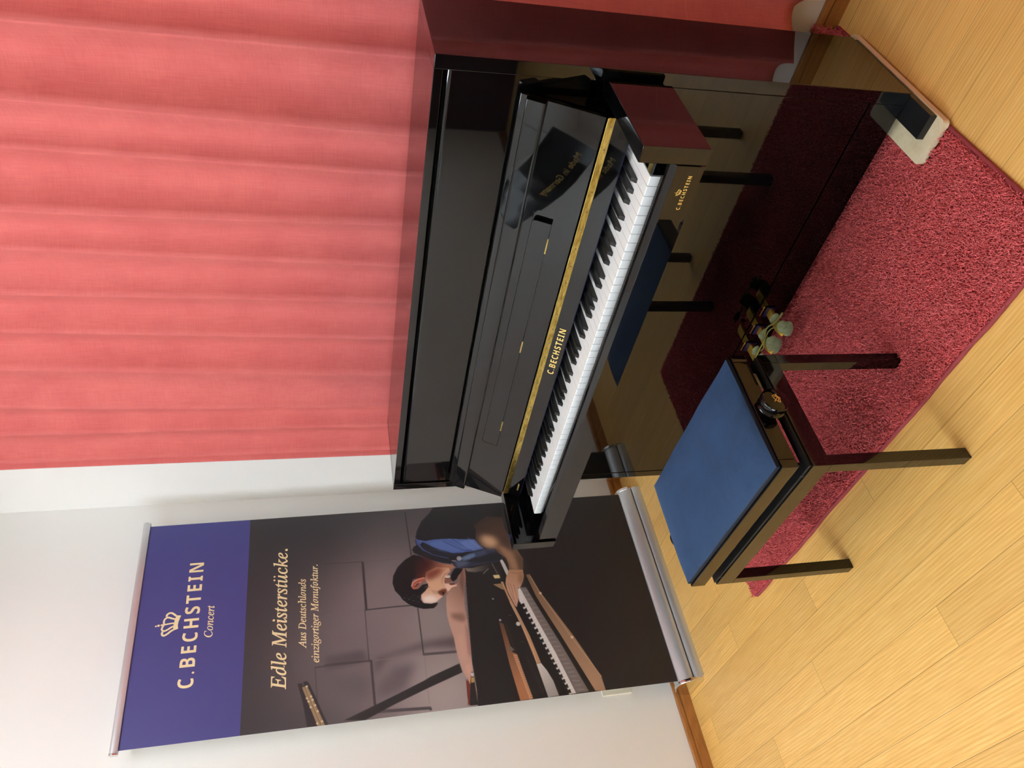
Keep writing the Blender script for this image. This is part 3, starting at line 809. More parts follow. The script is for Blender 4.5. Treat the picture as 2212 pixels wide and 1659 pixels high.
# printed sheet: upper blue field + picture painted into a colour attribute
PAINT = json.loads(r'''[["b",[339,1010],330,[134,120,121],0.95],["b",[114,878],300,[150,138,138],0.85],["b",[194,1178],300,[106,95,98],0.7],["b",[44,843],170,[172,160,158],0.8],["b",[479,998],160,[128,115,116],0.6],["b",[337,852],110,[150,140,138],0.6],["p",[[261,787],[213,780],[231,897],[206,1047],[148,1094],[211,1090],[251,908]],[92,82,86],null,null,16],["p",[[235,1263],[243,1132],[205,1117],[186,1264]],[84,76,81],null,null,14],["p",[[171,1023],[177,952],[84,995],[65,1091],[116,1084]],[100,90,94],null,null,24],["p",[[159,1265],[152,1124],[76,1112],[86,1266]],[96,88,90],null,null,30],["l",[[809,932],[609,925]],10,[44,43,45],0],["l",[[594,1114],[402,1111]],22,[58,54,56],0],["l",[[602,1255],[598,1114]],6,[56,54,57],1],["l",[[597,1114],[599,989]],3,[92,85,88],1],["l",[[397,1115],[399,1005],[398,940]],12,[56,52,54],0],["l",[[390,1260],[397,1118]],4,[104,97,99],1],["l",[[397,1116],[204,1112]],7,[66,60,63],0],["l",[[384,921],[207,918]],12,[66,61,63],0],["l",[[205,917],[202,797]],24,[88,82,83],0],["l",[[202,1091],[206,922]],4,[128,116,119],1],["l",[[204,1264],[206,1212],[202,1108]],14,[66,60,64],0],["l",[[202,1105],[49,1101]],20,[66,60,64],0],["l",[[200,916],[27,916]],4,[128,118,118],1],["l",[[23,1090],[14,916],[10,914]],26,[80,74,77],0],["l",[[49,1101],[16,1103]],4,[66,60,64],0],["l",[[200,1298],[80,1292]],6,[62,58,62],0],["l",[[200,1296],[203,1111]],14,[70,63,66],0],["l",[[202,1104],[44,1100]],16,[66,60,64],0],["l",[[287,1114],[205,1110]],5,[72,66,68],0],["p",[[149,1357],[151,1343],[135,1336],[154,1338],[156,1326],[148,1319],[82,1291],[71,1287],[1,1258],[-6,1258],[2,1326],[88,1341]],[44,43,46],null,null,0],["p",[[135,1342],[140,1326],[117,1316],[0,1268],[0,1292]],[146,122,92],null,null,0],["l",[[137,1333],[67,1306],[0,1280]],5,[96,78,58],0],["l",[[137,1331],[67,1304],[0,1277]],3,[190,165,125],0],["b",[96,1326],4,[225,205,170],0.9],["b",[101,1312],4,[225,205,170],0.9],["b",[85,1321],4,[225,205,170],0.9],["b",[89,1307],4,[225,205,170],0.9],["b",[70,1299],4,[225,205,170],0.9],["b",[65,1314],4,[225,205,170],0.9],["b",[49,1291],4,[225,205,170],0.9],["b",[14,1277],4,[225,205,170],0.9],["b",[9,1293],4,[225,205,170],0.9],["b",[137,1326],4,[225,205,170],0.9],["p",[[8,1207],[0,1137],[41,1033],[83,913],[124,787],[158,793],[123,899],[110,927],[71,1031]],[45,44,45],null,null,0],["p",[[532,725],[411,733],[286,741],[153,747],[58,745],[-6,749],[-39,722],[-127,150],[927,-182],[981,542]],[40,38,39],null,null,0],["p",[[972,415],[927,-182],[186,51],[51,265],[480,468],[603,464]],[36,34,35],[42,37,38],[[779,430],[246,136]],0],["l",[[527,723],[310,738],[158,750]],2,[205,200,198],0],["p",[[106,772],[127,758],[10,777],[6,784]],[120,52,40],null,null,0],["p",[[535,723],[544,621],[526,629],[514,649],[512,684],[518,713]],[128,118,108],[52,50,50],[[526,712],[534,630]],2],["l",[[544,611],[498,596]],3,[180,178,176],0],["l",[[502,652],[523,628]],3,[210,208,205],0],["p",[[492,615],[492,590],[478,588],[478,610]],[222,200,150],null,null,0],["p",[[453,621],[454,588],[426,578],[428,588]],[150,122,92],null,null,0],["p",[[298,623],[289,608],[192,596],[178,594],[167,577],[2,554],[1,597],[133,612]],[96,70,54],[172,118,84],[[297,620],[57,589]],0],["p",[[171,593],[169,579],[2,550],[1,563]],[200,150,116],null,null,0],["l",[[168,589],[168,578]],2.4,[58,46,40],0],["l",[[160,587],[159,576]],2.4,[58,46,40],0],["l",[[152,586],[151,574]],2.4,[58,46,40],0],["l",[[144,584],[143,573]],2.4,[58,46,40],0],["l",[[135,582],[135,571]],2.4,[58,46,40],0],["l",[[127,581],[127,570]],2.4,[58,46,40],0],["l",[[119,579],[119,568]],2.4,[58,46,40],0],["l",[[111,578],[111,566]],2.4,[58,46,40],0],["l",[[104,576],[103,565]],2.4,[58,46,40],0],["l",[[96,574],[95,563]],2.4,[58,46,40],0],["l",[[88,573],[87,562]],2.4,[58,46,40],0],["l",[[80,571],[79,560]],2.4,[58,46,40],0],["l",[[72,570],[72,559]],2.4,[58,46,40],0],["l",[[64,568],[64,557]],2.4,[58,46,40],0],["l",[[56,566],[56,556]],2.4,[58,46,40],0],["l",[[49,565],[48,554]],2.4,[58,46,40],0],["l",[[41,564],[41,552]],2.4,[58,46,40],0],["l",[[33,562],[33,551]],2.4,[58,46,40],0],["l",[[25,560],[25,549]],2.4,[58,46,40],0],["l",[[18,559],[17,548]],2.4,[58,46,40],0],["l",[[10,557],[10,546]],2.4,[58,46,40],0],["l",[[3,556],[2,545]],2.4,[58,46,40],0],["l",[[283,604],[284,594]],2,[84,66,52],0],["l",[[279,603],[280,593]],2,[84,66,52],0],["l",[[275,602],[276,593]],2,[84,66,52],0],["l",[[271,602],[272,592]],2,[84,66,52],0],["l",[[267,601],[268,591]],2,[84,66,52],0],["l",[[263,600],[264,591]],2,[84,66,52],0],["l",[[259,600],[260,590]],2,[84,66,52],0],["l",[[255,599],[256,590]],2,[84,66,52],0],["l",[[251,599],[252,589]],2,[84,66,52],0],["l",[[247,598],[248,588]],2,[84,66,52],0],["l",[[243,597],[244,588]],2,[84,66,52],0],["l",[[239,597],[240,587]],2,[84,66,52],0],["l",[[235,596],[236,586]],2,[84,66,52],0],["l",[[231,596],[232,586]],2,[84,66,52],0],["l",[[227,595],[228,585]],2,[84,66,52],0],["l",[[223,594],[224,585]],2,[84,66,52],0],["l",[[219,594],[220,584]],2,[84,66,52],0],["l",[[216,593],[216,583]],2,[84,66,52],0],["l",[[212,592],[212,583]],2,[84,66,52],0],["l",[[208,592],[209,582]],2,[84,66,52],0],["l",[[204,591],[205,582]],2,[84,66,52],0],["l",[[200,591],[201,581]],2,[84,66,52],0],["l",[[196,590],[197,580]],2,[84,66,52],0],["l",[[192,589],[193,580]],2,[84,66,52],0],["l",[[188,589],[189,579]],2,[84,66,52],0],["l",[[184,588],[185,578]],2,[84,66,52],0],["l",[[154,551],[151,538]],1.6,[74,70,68],0],["l",[[149,550],[146,536]],1.6,[74,70,68],0],["l",[[143,549],[140,535]],1.6,[74,70,68],0],["l",[[138,547],[135,534]],1.6,[74,70,68],0],["l",[[133,546],[129,532]],1.6,[74,70,68],0],["l",[[128,544],[124,531]],1.6,[74,70,68],0],["l",[[122,543],[119,530]],1.6,[74,70,68],0],["l",[[117,542],[114,528]],1.6,[74,70,68],0],["l",[[112,540],[108,527]],1.6,[74,70,68],0],["l",[[107,539],[103,526]],1.6,[74,70,68],0],["l",[[101,538],[98,524]],1.6,[74,70,68],0],["l",[[96,536],[93,523]],1.6,[74,70,68],0],["l",[[91,535],[88,521]],1.6,[74,70,68],0],["l",[[86,533],[82,520]],1.6,[74,70,68],0],["l",[[81,532],[77,519]],1.6,[74,70,68],0],["l",[[75,531],[72,517]],1.6,[74,70,68],0],["l",[[70,529],[67,516]],1.6,[74,70,68],0],["l",[[65,528],[62,515]],1.6,[74,70,68],0],["l",[[60,527],[57,513]],1.6,[74,70,68],0],["l",[[55,525],[51,512]],1.6,[74,70,68],0],["l",[[50,524],[46,511]],1.6,[74,70,68],0],["l",[[44,523],[41,509]],1.6,[74,70,68],0],["l",[[39,521],[36,508]],1.6,[74,70,68],0],["l",[[34,520],[31,507]],1.6,[74,70,68],0],["l",[[29,519],[26,505]],1.6,[74,70,68],0],["l",[[24,517],[21,504]],1.6,[74,70,68],0],["l",[[19,516],[16,503]],1.6,[74,70,68],0],["l",[[14,515],[11,502]],1.6,[74,70,68],0],["l",[[9,513],[6,500]],1.6,[74,70,68],0],["l",[[4,512],[1,499]],1.6,[74,70,68],0],["p",[[197,612],[199,595],[184,584],[181,603]],[110,98,88],null,null,0],["p",[[482,483],[483,467],[407,442],[208,347],[53,283],[-2,279],[3,318],[204,397],[388,461]],[128,100,78],[176,142,116],[[459,472],[26,320]],0],["l",[[475,468],[402,443],[210,359],[51,282]],5,[196,160,132],0],["b",[398,441],6,[230,205,180],1],["b",[209,357],6,[230,205,180],1],["p",[[429,498],[427,478],[229,401],[3,318],[4,344],[222,427]],[38,35,34],null,null,0],["b",[391,485],7,[60,56,54],0.9],["b",[375,480],7,[60,56,54],0.9],["b",[359,474],7,[60,56,54],0.9],["b",[343,469],7,[60,56,54],0.9],["b",[327,463],7,[60,56,54],0.9],["b",[311,458],7,[60,56,54],0.9],["b",[296,452],7,[60,56,54],0.9],["b",[280,447],7,[60,56,54],0.9],["b",[265,442],7,[60,56,54],0.9],["b",[249,436],7,[60,56,54],0.9],["b",[234,431],7,[60,56,54],0.9],["b",[219,426],7,[60,56,54],0.9],["b",[204,420],7,[60,56,54],0.9],["b",[189,415],7,[60,56,54],0.9],["b",[174,410],7,[60,56,54],0.9],["b",[160,405],7,[60,56,54],0.9],["b",[145,400],7,[60,56,54],0.9],["b",[130,395],7,[60,56,54],0.9],["b",[116,390],7,[60,56,54],0.9],["b",[101,385],7,[60,56,54],0.9],["b",[87,380],7,[60,56,54],0.9],["b",[73,375],7,[60,56,54],0.9],["b",[59,370],7,[60,56,54],0.9],["b",[44,365],7,[60,56,54],0.9],["b",[30,360],7,[60,56,54],0.9],["b",[16,355],7,[60,56,54],0.9],["p",[[430,520],[428,493],[331,458],[180,402],[4,342],[3,391],[155,432],[292,476]],[120,112,110],null,null,0],["l",[[414,511],[414,490]],2.2,[186,180,176],0],["l",[[396,505],[396,483]],2.2,[186,180,176],0],["l",[[377,499],[377,477]],2.2,[186,180,176],0],["l",[[359,493],[358,471]],2.2,[186,180,176],0],["l",[[340,487],[340,465]],2.2,[186,180,176],0],["l",[[322,481],[322,459]],2.2,[186,180,176],0],["l",[[304,476],[304,453]],2.2,[186,180,176],0],["l",[[286,470],[286,447]],2.2,[186,180,176],0],["l",[[268,464],[268,441]],2.2,[186,180,176],0],["l",[[251,459],[250,436]],2.2,[186,180,176],0],["l",[[233,453],[232,430]],2.2,[186,180,176],0],["l",[[216,448],[215,424]],2.2,[186,180,176],0],["l",[[198,442],[198,418]],2.2,[186,180,176],0],["l",[[181,436],[180,412]],2.2,[186,180,176],0],["l",[[164,431],[163,407]],2.2,[186,180,176],0],["l",[[147,426],[146,401]],2.2,[186,180,176],0],["l",[[130,420],[129,396]],2.2,[186,180,176],0],["l",[[113,415],[112,390]],2.2,[186,180,176],0],["l",[[97,410],[96,385]],2.2,[186,180,176],0],["l",[[80,404],[79,379]],2.2,[186,180,176],0],["l",[[64,399],[63,374]],2.2,[186,180,176],0],["l",[[48,394],[46,368]],2.2,[186,180,176],0],["l",[[31,389],[30,363]],2.2,[186,180,176],0],["l",[[15,384],[14,358]],2.2,[186,180,176],0],["p",[[422,529],[430,518],[292,476],[155,432],[3,391],[2,418],[86,447],[359,531]],[226,223,222],null,null,0],["l",[[366,527],[376,509]],1.6,[168,164,164],0],["l",[[353,523],[362,505]],1.6,[168,164,164],0],["l",[[339,519],[349,500]],1.6,[168,164,164],0],["l",[[326,515],[335,496]],1.6,[168,164,164],0],["l",[[313,511],[322,492]],1.6,[168,164,164],0],["l",[[299,507],[309,488]],1.6,[168,164,164],0],["l",[[286,502],[295,484]],1.6,[168,164,164],0],["l",[[273,498],[282,480]],1.6,[168,164,164],0],["l",[[260,494],[269,476]],1.6,[168,164,164],0],["l",[[247,490],[256,472]],1.6,[168,164,164],0],["l",[[234,486],[243,468]],1.6,[168,164,164],0],["l",[[221,482],[230,464]],1.6,[168,164,164],0],["l",[[209,478],[217,460]],1.6,[168,164,164],0],["l",[[196,474],[204,456]],1.6,[168,164,164],0],["l",[[183,470],[192,452]],1.6,[168,164,164],0],["l",[[171,466],[179,448]],1.6,[168,164,164],0],["l",[[158,462],[167,444]],1.6,[168,164,164],0],["l",[[146,458],[154,440]],1.6,[168,164,164],0],["l",[[133,454],[142,436]],1.6,[168,164,164],0],["l",[[121,451],[129,432]],1.6,[168,164,164],0],["l",[[109,447],[117,429]],1.6,[168,164,164],0],["l",[[96,443],[105,425]],1.6,[168,164,164],0],["l",[[84,439],[92,421]],1.6,[168,164,164],0],["l",[[72,435],[80,417]],1.6,[168,164,164],0],["l",[[60,432],[68,414]],1.6,[168,164,164],0],["l",[[48,428],[56,410]],1.6,[168,164,164],0],["l",[[36,424],[44,406]],1.6,[168,164,164],0],["l",[[24,420],[32,403]],1.6,[168,164,164],0],["l",[[13,417],[20,399]],1.6,[168,164,164],0],["l",[[1,413],[9,395]],1.6,[168,164,164],0],["p",[[360,543],[372,529],[285,502],[144,458],[15,417],[2,418],[6,452],[96,488],[218,520],[325,545]],[34,34,35],null,null,0],["p",[[358,530],[365,514],[350,511],[345,524]],[30,30,32],null,null,0],["l",[[347,528],[352,514]],1.6,[120,122,124],0],["p",[[336,523],[344,508],[328,505],[323,518]],[30,30,32],null,null,0],["l",[[326,521],[330,507]],1.6,[120,122,124],0],["p",[[315,516],[322,501],[307,498],[302,511]],[30,30,32],null,null,0],["l",[[305,515],[309,501]],1.6,[120,122,124],0],["p",[[294,510],[301,495],[286,492],[281,505]],[30,30,32],null,null,0],["l",[[283,508],[288,494]],1.6,[120,122,124],0],["p",[[273,503],[280,488],[265,486],[260,498]],[30,30,32],null,null,0],["l",[[262,502],[267,488]],1.6,[120,122,124],0],["p",[[252,497],[259,482],[244,479],[240,492]],[30,30,32],null,null,0],["l",[[242,495],[246,482]],1.6,[120,122,124],0],["p",[[231,491],[238,476],[223,473],[219,486]],[30,30,32],null,null,0],["l",[[221,489],[226,475]],1.6,[120,122,124],0],["p",[[211,484],[218,469],[203,467],[198,479]],[30,30,32],null,null,0],["l",[[201,483],[205,469]],1.6,[120,122,124],0],["p",[[190,478],[197,463],[183,461],[178,473]],[30,30,32],null,null,0],["l",[[181,476],[185,463]],1.6,[120,122,124],0],["p",[[170,472],[177,457],[163,454],[158,467]],[30,30,32],null,null,0],["l",[[160,470],[165,457]],1.6,[120,122,124],0],["p",[[150,466],[157,451],[143,448],[138,461]],[30,30,32],null,null,0],["l",[[141,464],[145,451]],1.6,[120,122,124],0],["p",[[130,460],[137,445],[123,442],[119,455]],[30,30,32],null,null,0],["l",[[121,458],[125,445]],1.6,[120,122,124],0],["p",[[111,454],[117,439],[103,436],[99,449]],[30,30,32],null,null,0],["l",[[101,452],[105,439]],1.6,[120,122,124],0],["p",[[91,448],[98,433],[84,430],[80,443]],[30,30,32],null,null,0],["l",[[82,446],[86,433]],1.6,[120,122,124],0],["p",[[72,442],[78,427],[64,425],[60,437]],[30,30,32],null,null,0],["l",[[63,440],[67,427]],1.6,[120,122,124],0],["p",[[53,436],[59,421],[45,419],[41,431]],[30,30,32],null,null,0],["l",[[43,434],[47,421]],1.6,[120,122,124],0],["p",[[34,430],[40,415],[26,413],[22,425]],[30,30,32],null,null,0],["l",[[24,428],[28,415]],1.6,[120,122,124],0],["p",[[15,424],[21,410],[7,407],[4,420]],[30,30,32],null,null,0],["l",[[6,423],[9,410]],1.6,[120,122,124],0],["p",[[461,588],[461,580],[404,568],[314,540],[232,517],[127,496],[125,512],[289,544],[373,568]],[194,150,114],null,null,0],["l",[[373,568],[289,544],[184,517],[126,512]],3,[226,205,180],0],["p",[[124,513],[125,496],[95,479],[56,464],[2,455],[1,495],[56,503]],[214,212,210],[158,154,150],[[120,502],[7,465]],0],["b",[283,552],10,[230,228,225],0.9],["b",[393,631],4,[205,205,205],0.9],["b",[305,618],5,[215,215,215],0.9],["l",[[321,582],[319,573]],3,[165,130,90],0],["l",[[213,557],[210,540]],3,[96,84,60],0],["p",[[556,577],[557,566],[539,559],[499,549],[481,559],[517,568]],[200,196,194],null,null,0],["p",[[535,580],[517,570],[467,560],[463,572],[502,580]],[30,30,32],null,null,0],["p",[[542,737],[535,722],[494,723],[442,735],[391,743],[361,744],[320,742],[281,743],[223,745],[172,748],[126,749],[109,757],[78,766],[97,771],[121,783],[154,790],[182,795],[215,799],[258,801],[303,810],[343,815],[388,813],[424,808],[448,791],[471,759]],[160,124,110],[196,156,140],[[411,738],[366,797]],0],["p",[[539,737],[535,726],[484,728],[412,742],[444,748],[476,753]],[120,88,76],null,null,6],["p",[[351,799],[346,752],[321,746],[312,761],[331,797]],[138,104,92],null,null,10],["p",[[266,786],[264,763],[183,761],[147,775],[181,789]],[205,164,148],null,null,14],["p",[[311,750],[286,744],[223,746],[172,749],[191,755]],[150,108,106],null,null,6],["p",[[152,774],[154,754],[126,752],[105,763],[124,774]],[208,164,148],null,null,6],["p",[[100,778],[81,771],[19,781],[36,782]],[110,50,40],null,null,0],["p",[[87,764],[122,755],[121,749],[83,748],[4,748],[5,778]],[42,38,38],null,null,0],["p",[[102,759],[102,749],[85,749],[83,761]],[190,150,90],null,null,0],["p",[[119,757],[118,748],[105,749],[106,758]],[210,208,205],null,null,0],["p",[[855,670],[843,516],[716,538],[615,597],[679,659]],[36,35,37],null,null,0],["p",[[847,798],[795,835],[762,870],[717,893],[672,904],[643,899],[625,881],[594,847],[573,810],[564,771],[538,755],[533,721],[531,691],[546,613],[566,554],[601,568],[615,594],[653,632],[690,647],[725,650],[832,610]],[34,34,37],null,null,0],["p",[[686,902],[677,893],[668,864],[672,829],[671,768],[664,718],[660,680],[656,663],[629,649],[613,631],[606,675],[602,726],[602,759],[623,799],[637,832],[654,858],[665,874],[653,888],[630,873],[604,836],[584,779],[579,785],[606,846],[627,878],[654,896]],[74,96,154],null,null,0],["p",[[661,850],[668,794],[641,746],[613,700],[604,751],[621,809],[644,842]],[90,115,176],null,null,6],["p",[[656,729],[659,667],[619,640],[608,675],[620,704]],[104,128,188],null,null,6],["l",[[657,870],[626,839],[604,776],[602,726]],5,[42,52,84],1],["l",[[635,868],[608,826],[593,763],[605,701]],5,[42,52,84],1],["l",[[662,794],[639,759],[616,724],[609,680]],5,[42,52,84],1],["l",[[668,768],[639,731],[614,704]],3,[128,150,208],1],["l",[[666,743],[637,706],[611,674]],3,[128,150,208],1],["l",[[670,691],[639,670],[617,648]],3,[128,150,208],1],["p",[[689,902],[680,896],[630,876],[604,836],[583,779],[576,775],[602,851],[628,886],[660,899]],[66,84,138],null,null,0],["p",[[634,920],[647,911],[654,896],[627,878],[601,837],[578,772],[579,755],[569,766],[556,775],[562,806],[584,858],[603,893],[619,914]],[34,34,38],null,null,0],["l",[[613,905],[584,858],[564,806],[556,775]],5,[92,98,132],0],["p",[[572,766],[575,740],[589,713],[604,663],[612,623],[614,592],[597,584],[572,553],[551,577],[546,634],[535,721],[536,753],[553,763]],[52,58,78],null,null,0],["p",[[577,735],[593,697],[597,671],[582,668],[568,698],[568,721]],[100,124,158],null,null,5],["p",[[568,756],[565,732],[567,681],[543,720],[538,750]],[82,94,118],null,null,5],["p",[[577,674],[586,622],[592,585],[572,558],[552,582],[551,658],[562,717]],[38,40,48],null,null,3],["p",[[597,676],[607,629],[589,622],[576,664]],[66,76,104],null,null,3],["b",[578,738],12,[178,176,182],0.9],["l",[[571,768],[567,752]],5,[190,188,190],0],["p",[[723,658],[699,651],[664,659],[631,646],[614,623],[613,590],[588,576],[563,549],[534,544],[504,547],[499,492],[554,481],[595,497],[643,514],[697,531],[751,532],[763,599]],[64,48,42],[112,84,66],[[748,601],[576,537]],0],["p",[[666,641],[676,623],[666,583],[636,568],[614,582],[614,612],[630,633]],[206,166,132],null,null,16],["p",[[625,580],[611,546],[580,518],[534,508],[503,507],[508,534],[548,542],[586,561]],[156,120,94],null,null,10],["p",[[674,535],[620,518],[603,527],[646,555]],[70,54,48],null,null,14],["p",[[578,505],[548,483],[504,491],[511,505],[545,506]],[96,74,58],null,null,8],["p",[[510,546],[504,491],[477,492],[456,500],[431,515],[429,526],[390,529],[365,539],[350,545],[358,551],[372,555],[396,562],[423,569],[452,571],[476,565]],[176,134,104],[206,162,138],[[496,516],[406,557]],0],["l",[[450,552],[410,549],[361,546]],4,[130,94,76],1],["l",[[454,562],[422,559],[382,552]],4,[130,94,76],1],["l",[[444,540],[396,537],[378,536]],4,[130,94,76],1],["l",[[498,540],[490,517],[494,494]],5,[140,104,82],2],["p",[[490,509],[483,495],[459,501],[441,513],[461,518]],[150,110,84],null,null,8],["p",[[608,912],[602,893],[584,858],[562,806],[553,770],[541,760],[532,776],[519,787],[502,804],[472,817],[502,882],[506,927],[536,934]],[74,32,30],[176,120,92],[[559,893],[528,791]],0],["p",[[530,874],[548,833],[541,784],[524,779],[510,798],[492,806],[478,806],[472,798],[472,764],[462,763],[455,783],[441,799],[434,805],[420,826],[402,850],[399,869],[405,897],[418,902],[436,903],[452,887],[477,872],[502,882]],[206,158,128],[232,196,172],[[516,861],[418,857]],0],["p",[[528,879],[545,833],[540,804],[515,827],[497,858],[501,877]],[128,66,50],null,null,14],["p",[[482,872],[494,829],[473,810],[458,809],[451,844],[454,875]],[224,178,142],null,null,14],["p",[[428,899],[432,865],[414,839],[401,859],[404,892]],[248,232,222],null,null,8],["p",[[473,808],[476,778],[469,763],[461,763],[458,783],[443,797],[447,806]],[238,200,180],null,null,2],["p",[[474,793],[475,776],[470,763],[467,768],[466,786]],[96,44,36],null,null,2],["p",[[497,806],[494,798],[491,776],[479,782],[478,800],[476,806]],[150,92,76],null,null,2],["p",[[508,803],[510,791],[505,782],[498,785],[497,802]],[226,206,190],null,null,1],["l",[[497,806],[495,793],[494,778]],4,[52,24,22],0],["l",[[486,807],[476,805]],5,[60,28,24],0],["l",[[506,816],[521,806],[535,785]],4,[238,210,190],1],["l",[[477,819],[498,814],[518,802]],3,[150,100,78],1],["p",[[445,840],[453,820],[453,805],[439,803],[429,813],[425,825],[434,836]],[120,66,48],null,null,4],["l",[[442,835],[441,816]],4,[40,22,20],0],["p",[[443,821],[437,813],[423,820],[430,822]],[28,16,16],null,null,0],["l",[[453,863],[444,835]],2,[170,116,92],1],["l",[[449,862],[442,835]],2,[170,116,92],1],["l",[[445,860],[439,836]],2,[170,116,92],1],["l",[[441,858],[437,836]],2,[170,116,92],1],["l",[[437,857],[435,836]],2,[170,116,92],1],["p",[[535,763],[537,755],[533,728],[517,738],[502,752],[490,759],[480,773],[487,781],[500,783],[513,778]],[30,30,33],null,null,0],["p",[[611,915],[603,893],[591,882],[569,875],[544,899],[509,922],[501,930],[476,938],[462,929],[463,912],[479,894],[482,872],[467,873],[450,887],[438,903],[418,907],[402,897],[397,869],[400,850],[398,842],[386,851],[378,862],[379,899],[390,931],[403,953],[425,975],[441,983],[464,1000],[496,1007],[527,1002],[563,982],[592,951]],[26,25,27],null,null,0],["p",[[602,893],[571,840],[556,856],[517,902],[509,922],[562,919]],[60,26,26],null,null,20],["l",[[446,973],[442,970]],1.6,[70,70,74],0],["l",[[431,966],[428,962]],1.6,[120,118,122],0],["l",[[417,958],[414,955]],1.6,[70,70,74],0],["l",[[403,951],[399,948]],1.6,[120,118,122],0],["l",[[431,939],[428,936]],1.6,[70,70,74],0],["l",[[417,932],[414,929]],1.6,[120,118,122],0],["l",[[403,925],[399,922]],1.6,[70,70,74],0],["l",[[432,913],[428,910]],1.6,[120,118,122],0],["l",[[417,906],[414,903]],1.6,[70,70,74],0],["l",[[410,968],[407,965]],1.6,[120,118,122],0],["l",[[439,957],[435,954]],1.6,[70,70,74],0],["l",[[425,950],[421,947]],1.6,[120,118,122],0],["l",[[410,942],[407,939]],1.6,[70,70,74],0],["l",[[439,931],[436,928]],1.6,[120,118,122],0],["l",[[425,924],[421,920]],1.6,[70,70,74],0],["l",[[410,916],[407,913]],1.6,[120,118,122],0],["l",[[396,909],[393,906]],1.6,[70,70,74],0],["l",[[432,967],[429,964]],1.6,[120,118,122],0],["l",[[418,960],[414,957]],1.6,[70,70,74],0],["l",[[403,952],[400,950]],1.6,[120,118,122],0],["l",[[432,941],[429,938]],1.6,[70,70,74],0],["l",[[418,934],[414,931]],1.6,[120,118,122],0],["l",[[403,926],[400,924]],1.6,[70,70,74],0],["l",[[432,915],[429,912]],1.6,[120,118,122],0],["l",[[418,908],[414,905]],1.6,[70,70,74],0],["l",[[411,970],[407,967]],1.6,[120,118,122],0],["l",[[440,959],[436,956]],1.6,[70,70,74],0],["l",[[425,952],[422,948]],1.6,[120,118,122],0],["l",[[411,944],[408,941]],1.6,[70,70,74],0],["l",[[440,933],[436,930]],1.6,[120,118,122],0],["l",[[425,925],[422,922]],1.6,[70,70,74],0],["l",[[411,918],[408,915]],1.6,[120,118,122],0],["l",[[397,911],[393,908]],1.6,[70,70,74],0],["l",[[433,969],[429,966]],1.6,[120,118,122],0],["l",[[418,962],[415,959]],1.6,[70,70,74],0],["l",[[404,954],[401,951]],1.6,[120,118,122],0],["l",[[433,943],[429,940]],1.6,[70,70,74],0],["l",[[418,936],[415,933]],1.6,[120,118,122],0],["l",[[404,928],[401,925]],1.6,[70,70,74],0],["l",[[433,917],[430,914]],1.6,[120,118,122],0],["l",[[419,909],[415,907]],1.6,[70,70,74],0],["l",[[412,972],[408,969]],1.6,[120,118,122],0],["l",[[440,961],[437,958]],1.6,[70,70,74],0],["l",[[426,953],[423,950]],1.6,[120,118,122],0],["l",[[412,946],[408,943]],1.6,[70,70,74],0],["l",[[440,934],[437,932]],1.6,[120,118,122],0],["l",[[426,927],[423,924]],1.6,[70,70,74],0],["l",[[412,920],[408,917]],1.6,[120,118,122],0],["l",[[397,912],[394,910]],1.6,[70,70,74],0],["l",[[433,971],[430,968]],1.6,[120,118,122],0],["l",[[419,964],[416,961]],1.6,[70,70,74],0],["l",[[405,956],[401,953]],1.6,[120,118,122],0],["l",[[433,945],[430,942]],1.6,[70,70,74],0],["l",[[419,937],[416,934]],1.6,[120,118,122],0],["l",[[405,930],[402,927]],1.6,[70,70,74],0],["l",[[434,919],[430,916]],1.6,[120,118,122],0],["l",[[419,911],[416,908]],1.6,[70,70,74],0],["l",[[412,974],[409,971]],1.6,[120,118,122],0],["l",[[441,962],[438,960]],1.6,[70,70,74],0],["l",[[427,955],[423,952]],1.6,[120,118,122],0],["l",[[463,891],[475,880]],1.6,[90,66,54],0],["l",[[464,889],[474,879]],1.6,[90,66,54],0],["l",[[464,888],[473,878]],1.6,[90,66,54],0],["l",[[464,886],[473,877]],1.6,[90,66,54],0],["l",[[465,885],[472,876]],1.6,[90,66,54],0],["l",[[465,883],[471,875]],1.6,[90,66,54],0],["l",[[465,882],[470,874]],1.6,[90,66,54],0],["l",[[466,880],[469,874]],1.6,[90,66,54],0],["l",[[466,879],[468,873]],1.6,[90,66,54],0],["l",[[467,877],[467,872]],1.6,[90,66,54],0],["l",[[467,876],[466,871]],1.6,[90,66,54],0],["l",[[467,874],[466,870]],1.6,[90,66,54],0],["l",[[468,873],[465,869]],1.6,[90,66,54],0],["l",[[468,871],[464,868]],1.6,[90,66,54],0],["p",[[476,937],[491,932],[505,913],[510,886],[502,882],[492,890],[480,906],[467,914],[463,926],[466,934]],[176,92,72],null,null,0],["l",[[476,936],[491,930],[503,910],[507,884]],6,[236,188,166],1],["p",[[476,926],[488,918],[493,904],[483,908],[474,918],[472,926]],[80,32,26],null,null,1],["l",[[478,924],[487,915],[490,900]],4,[240,206,190],1]]''')
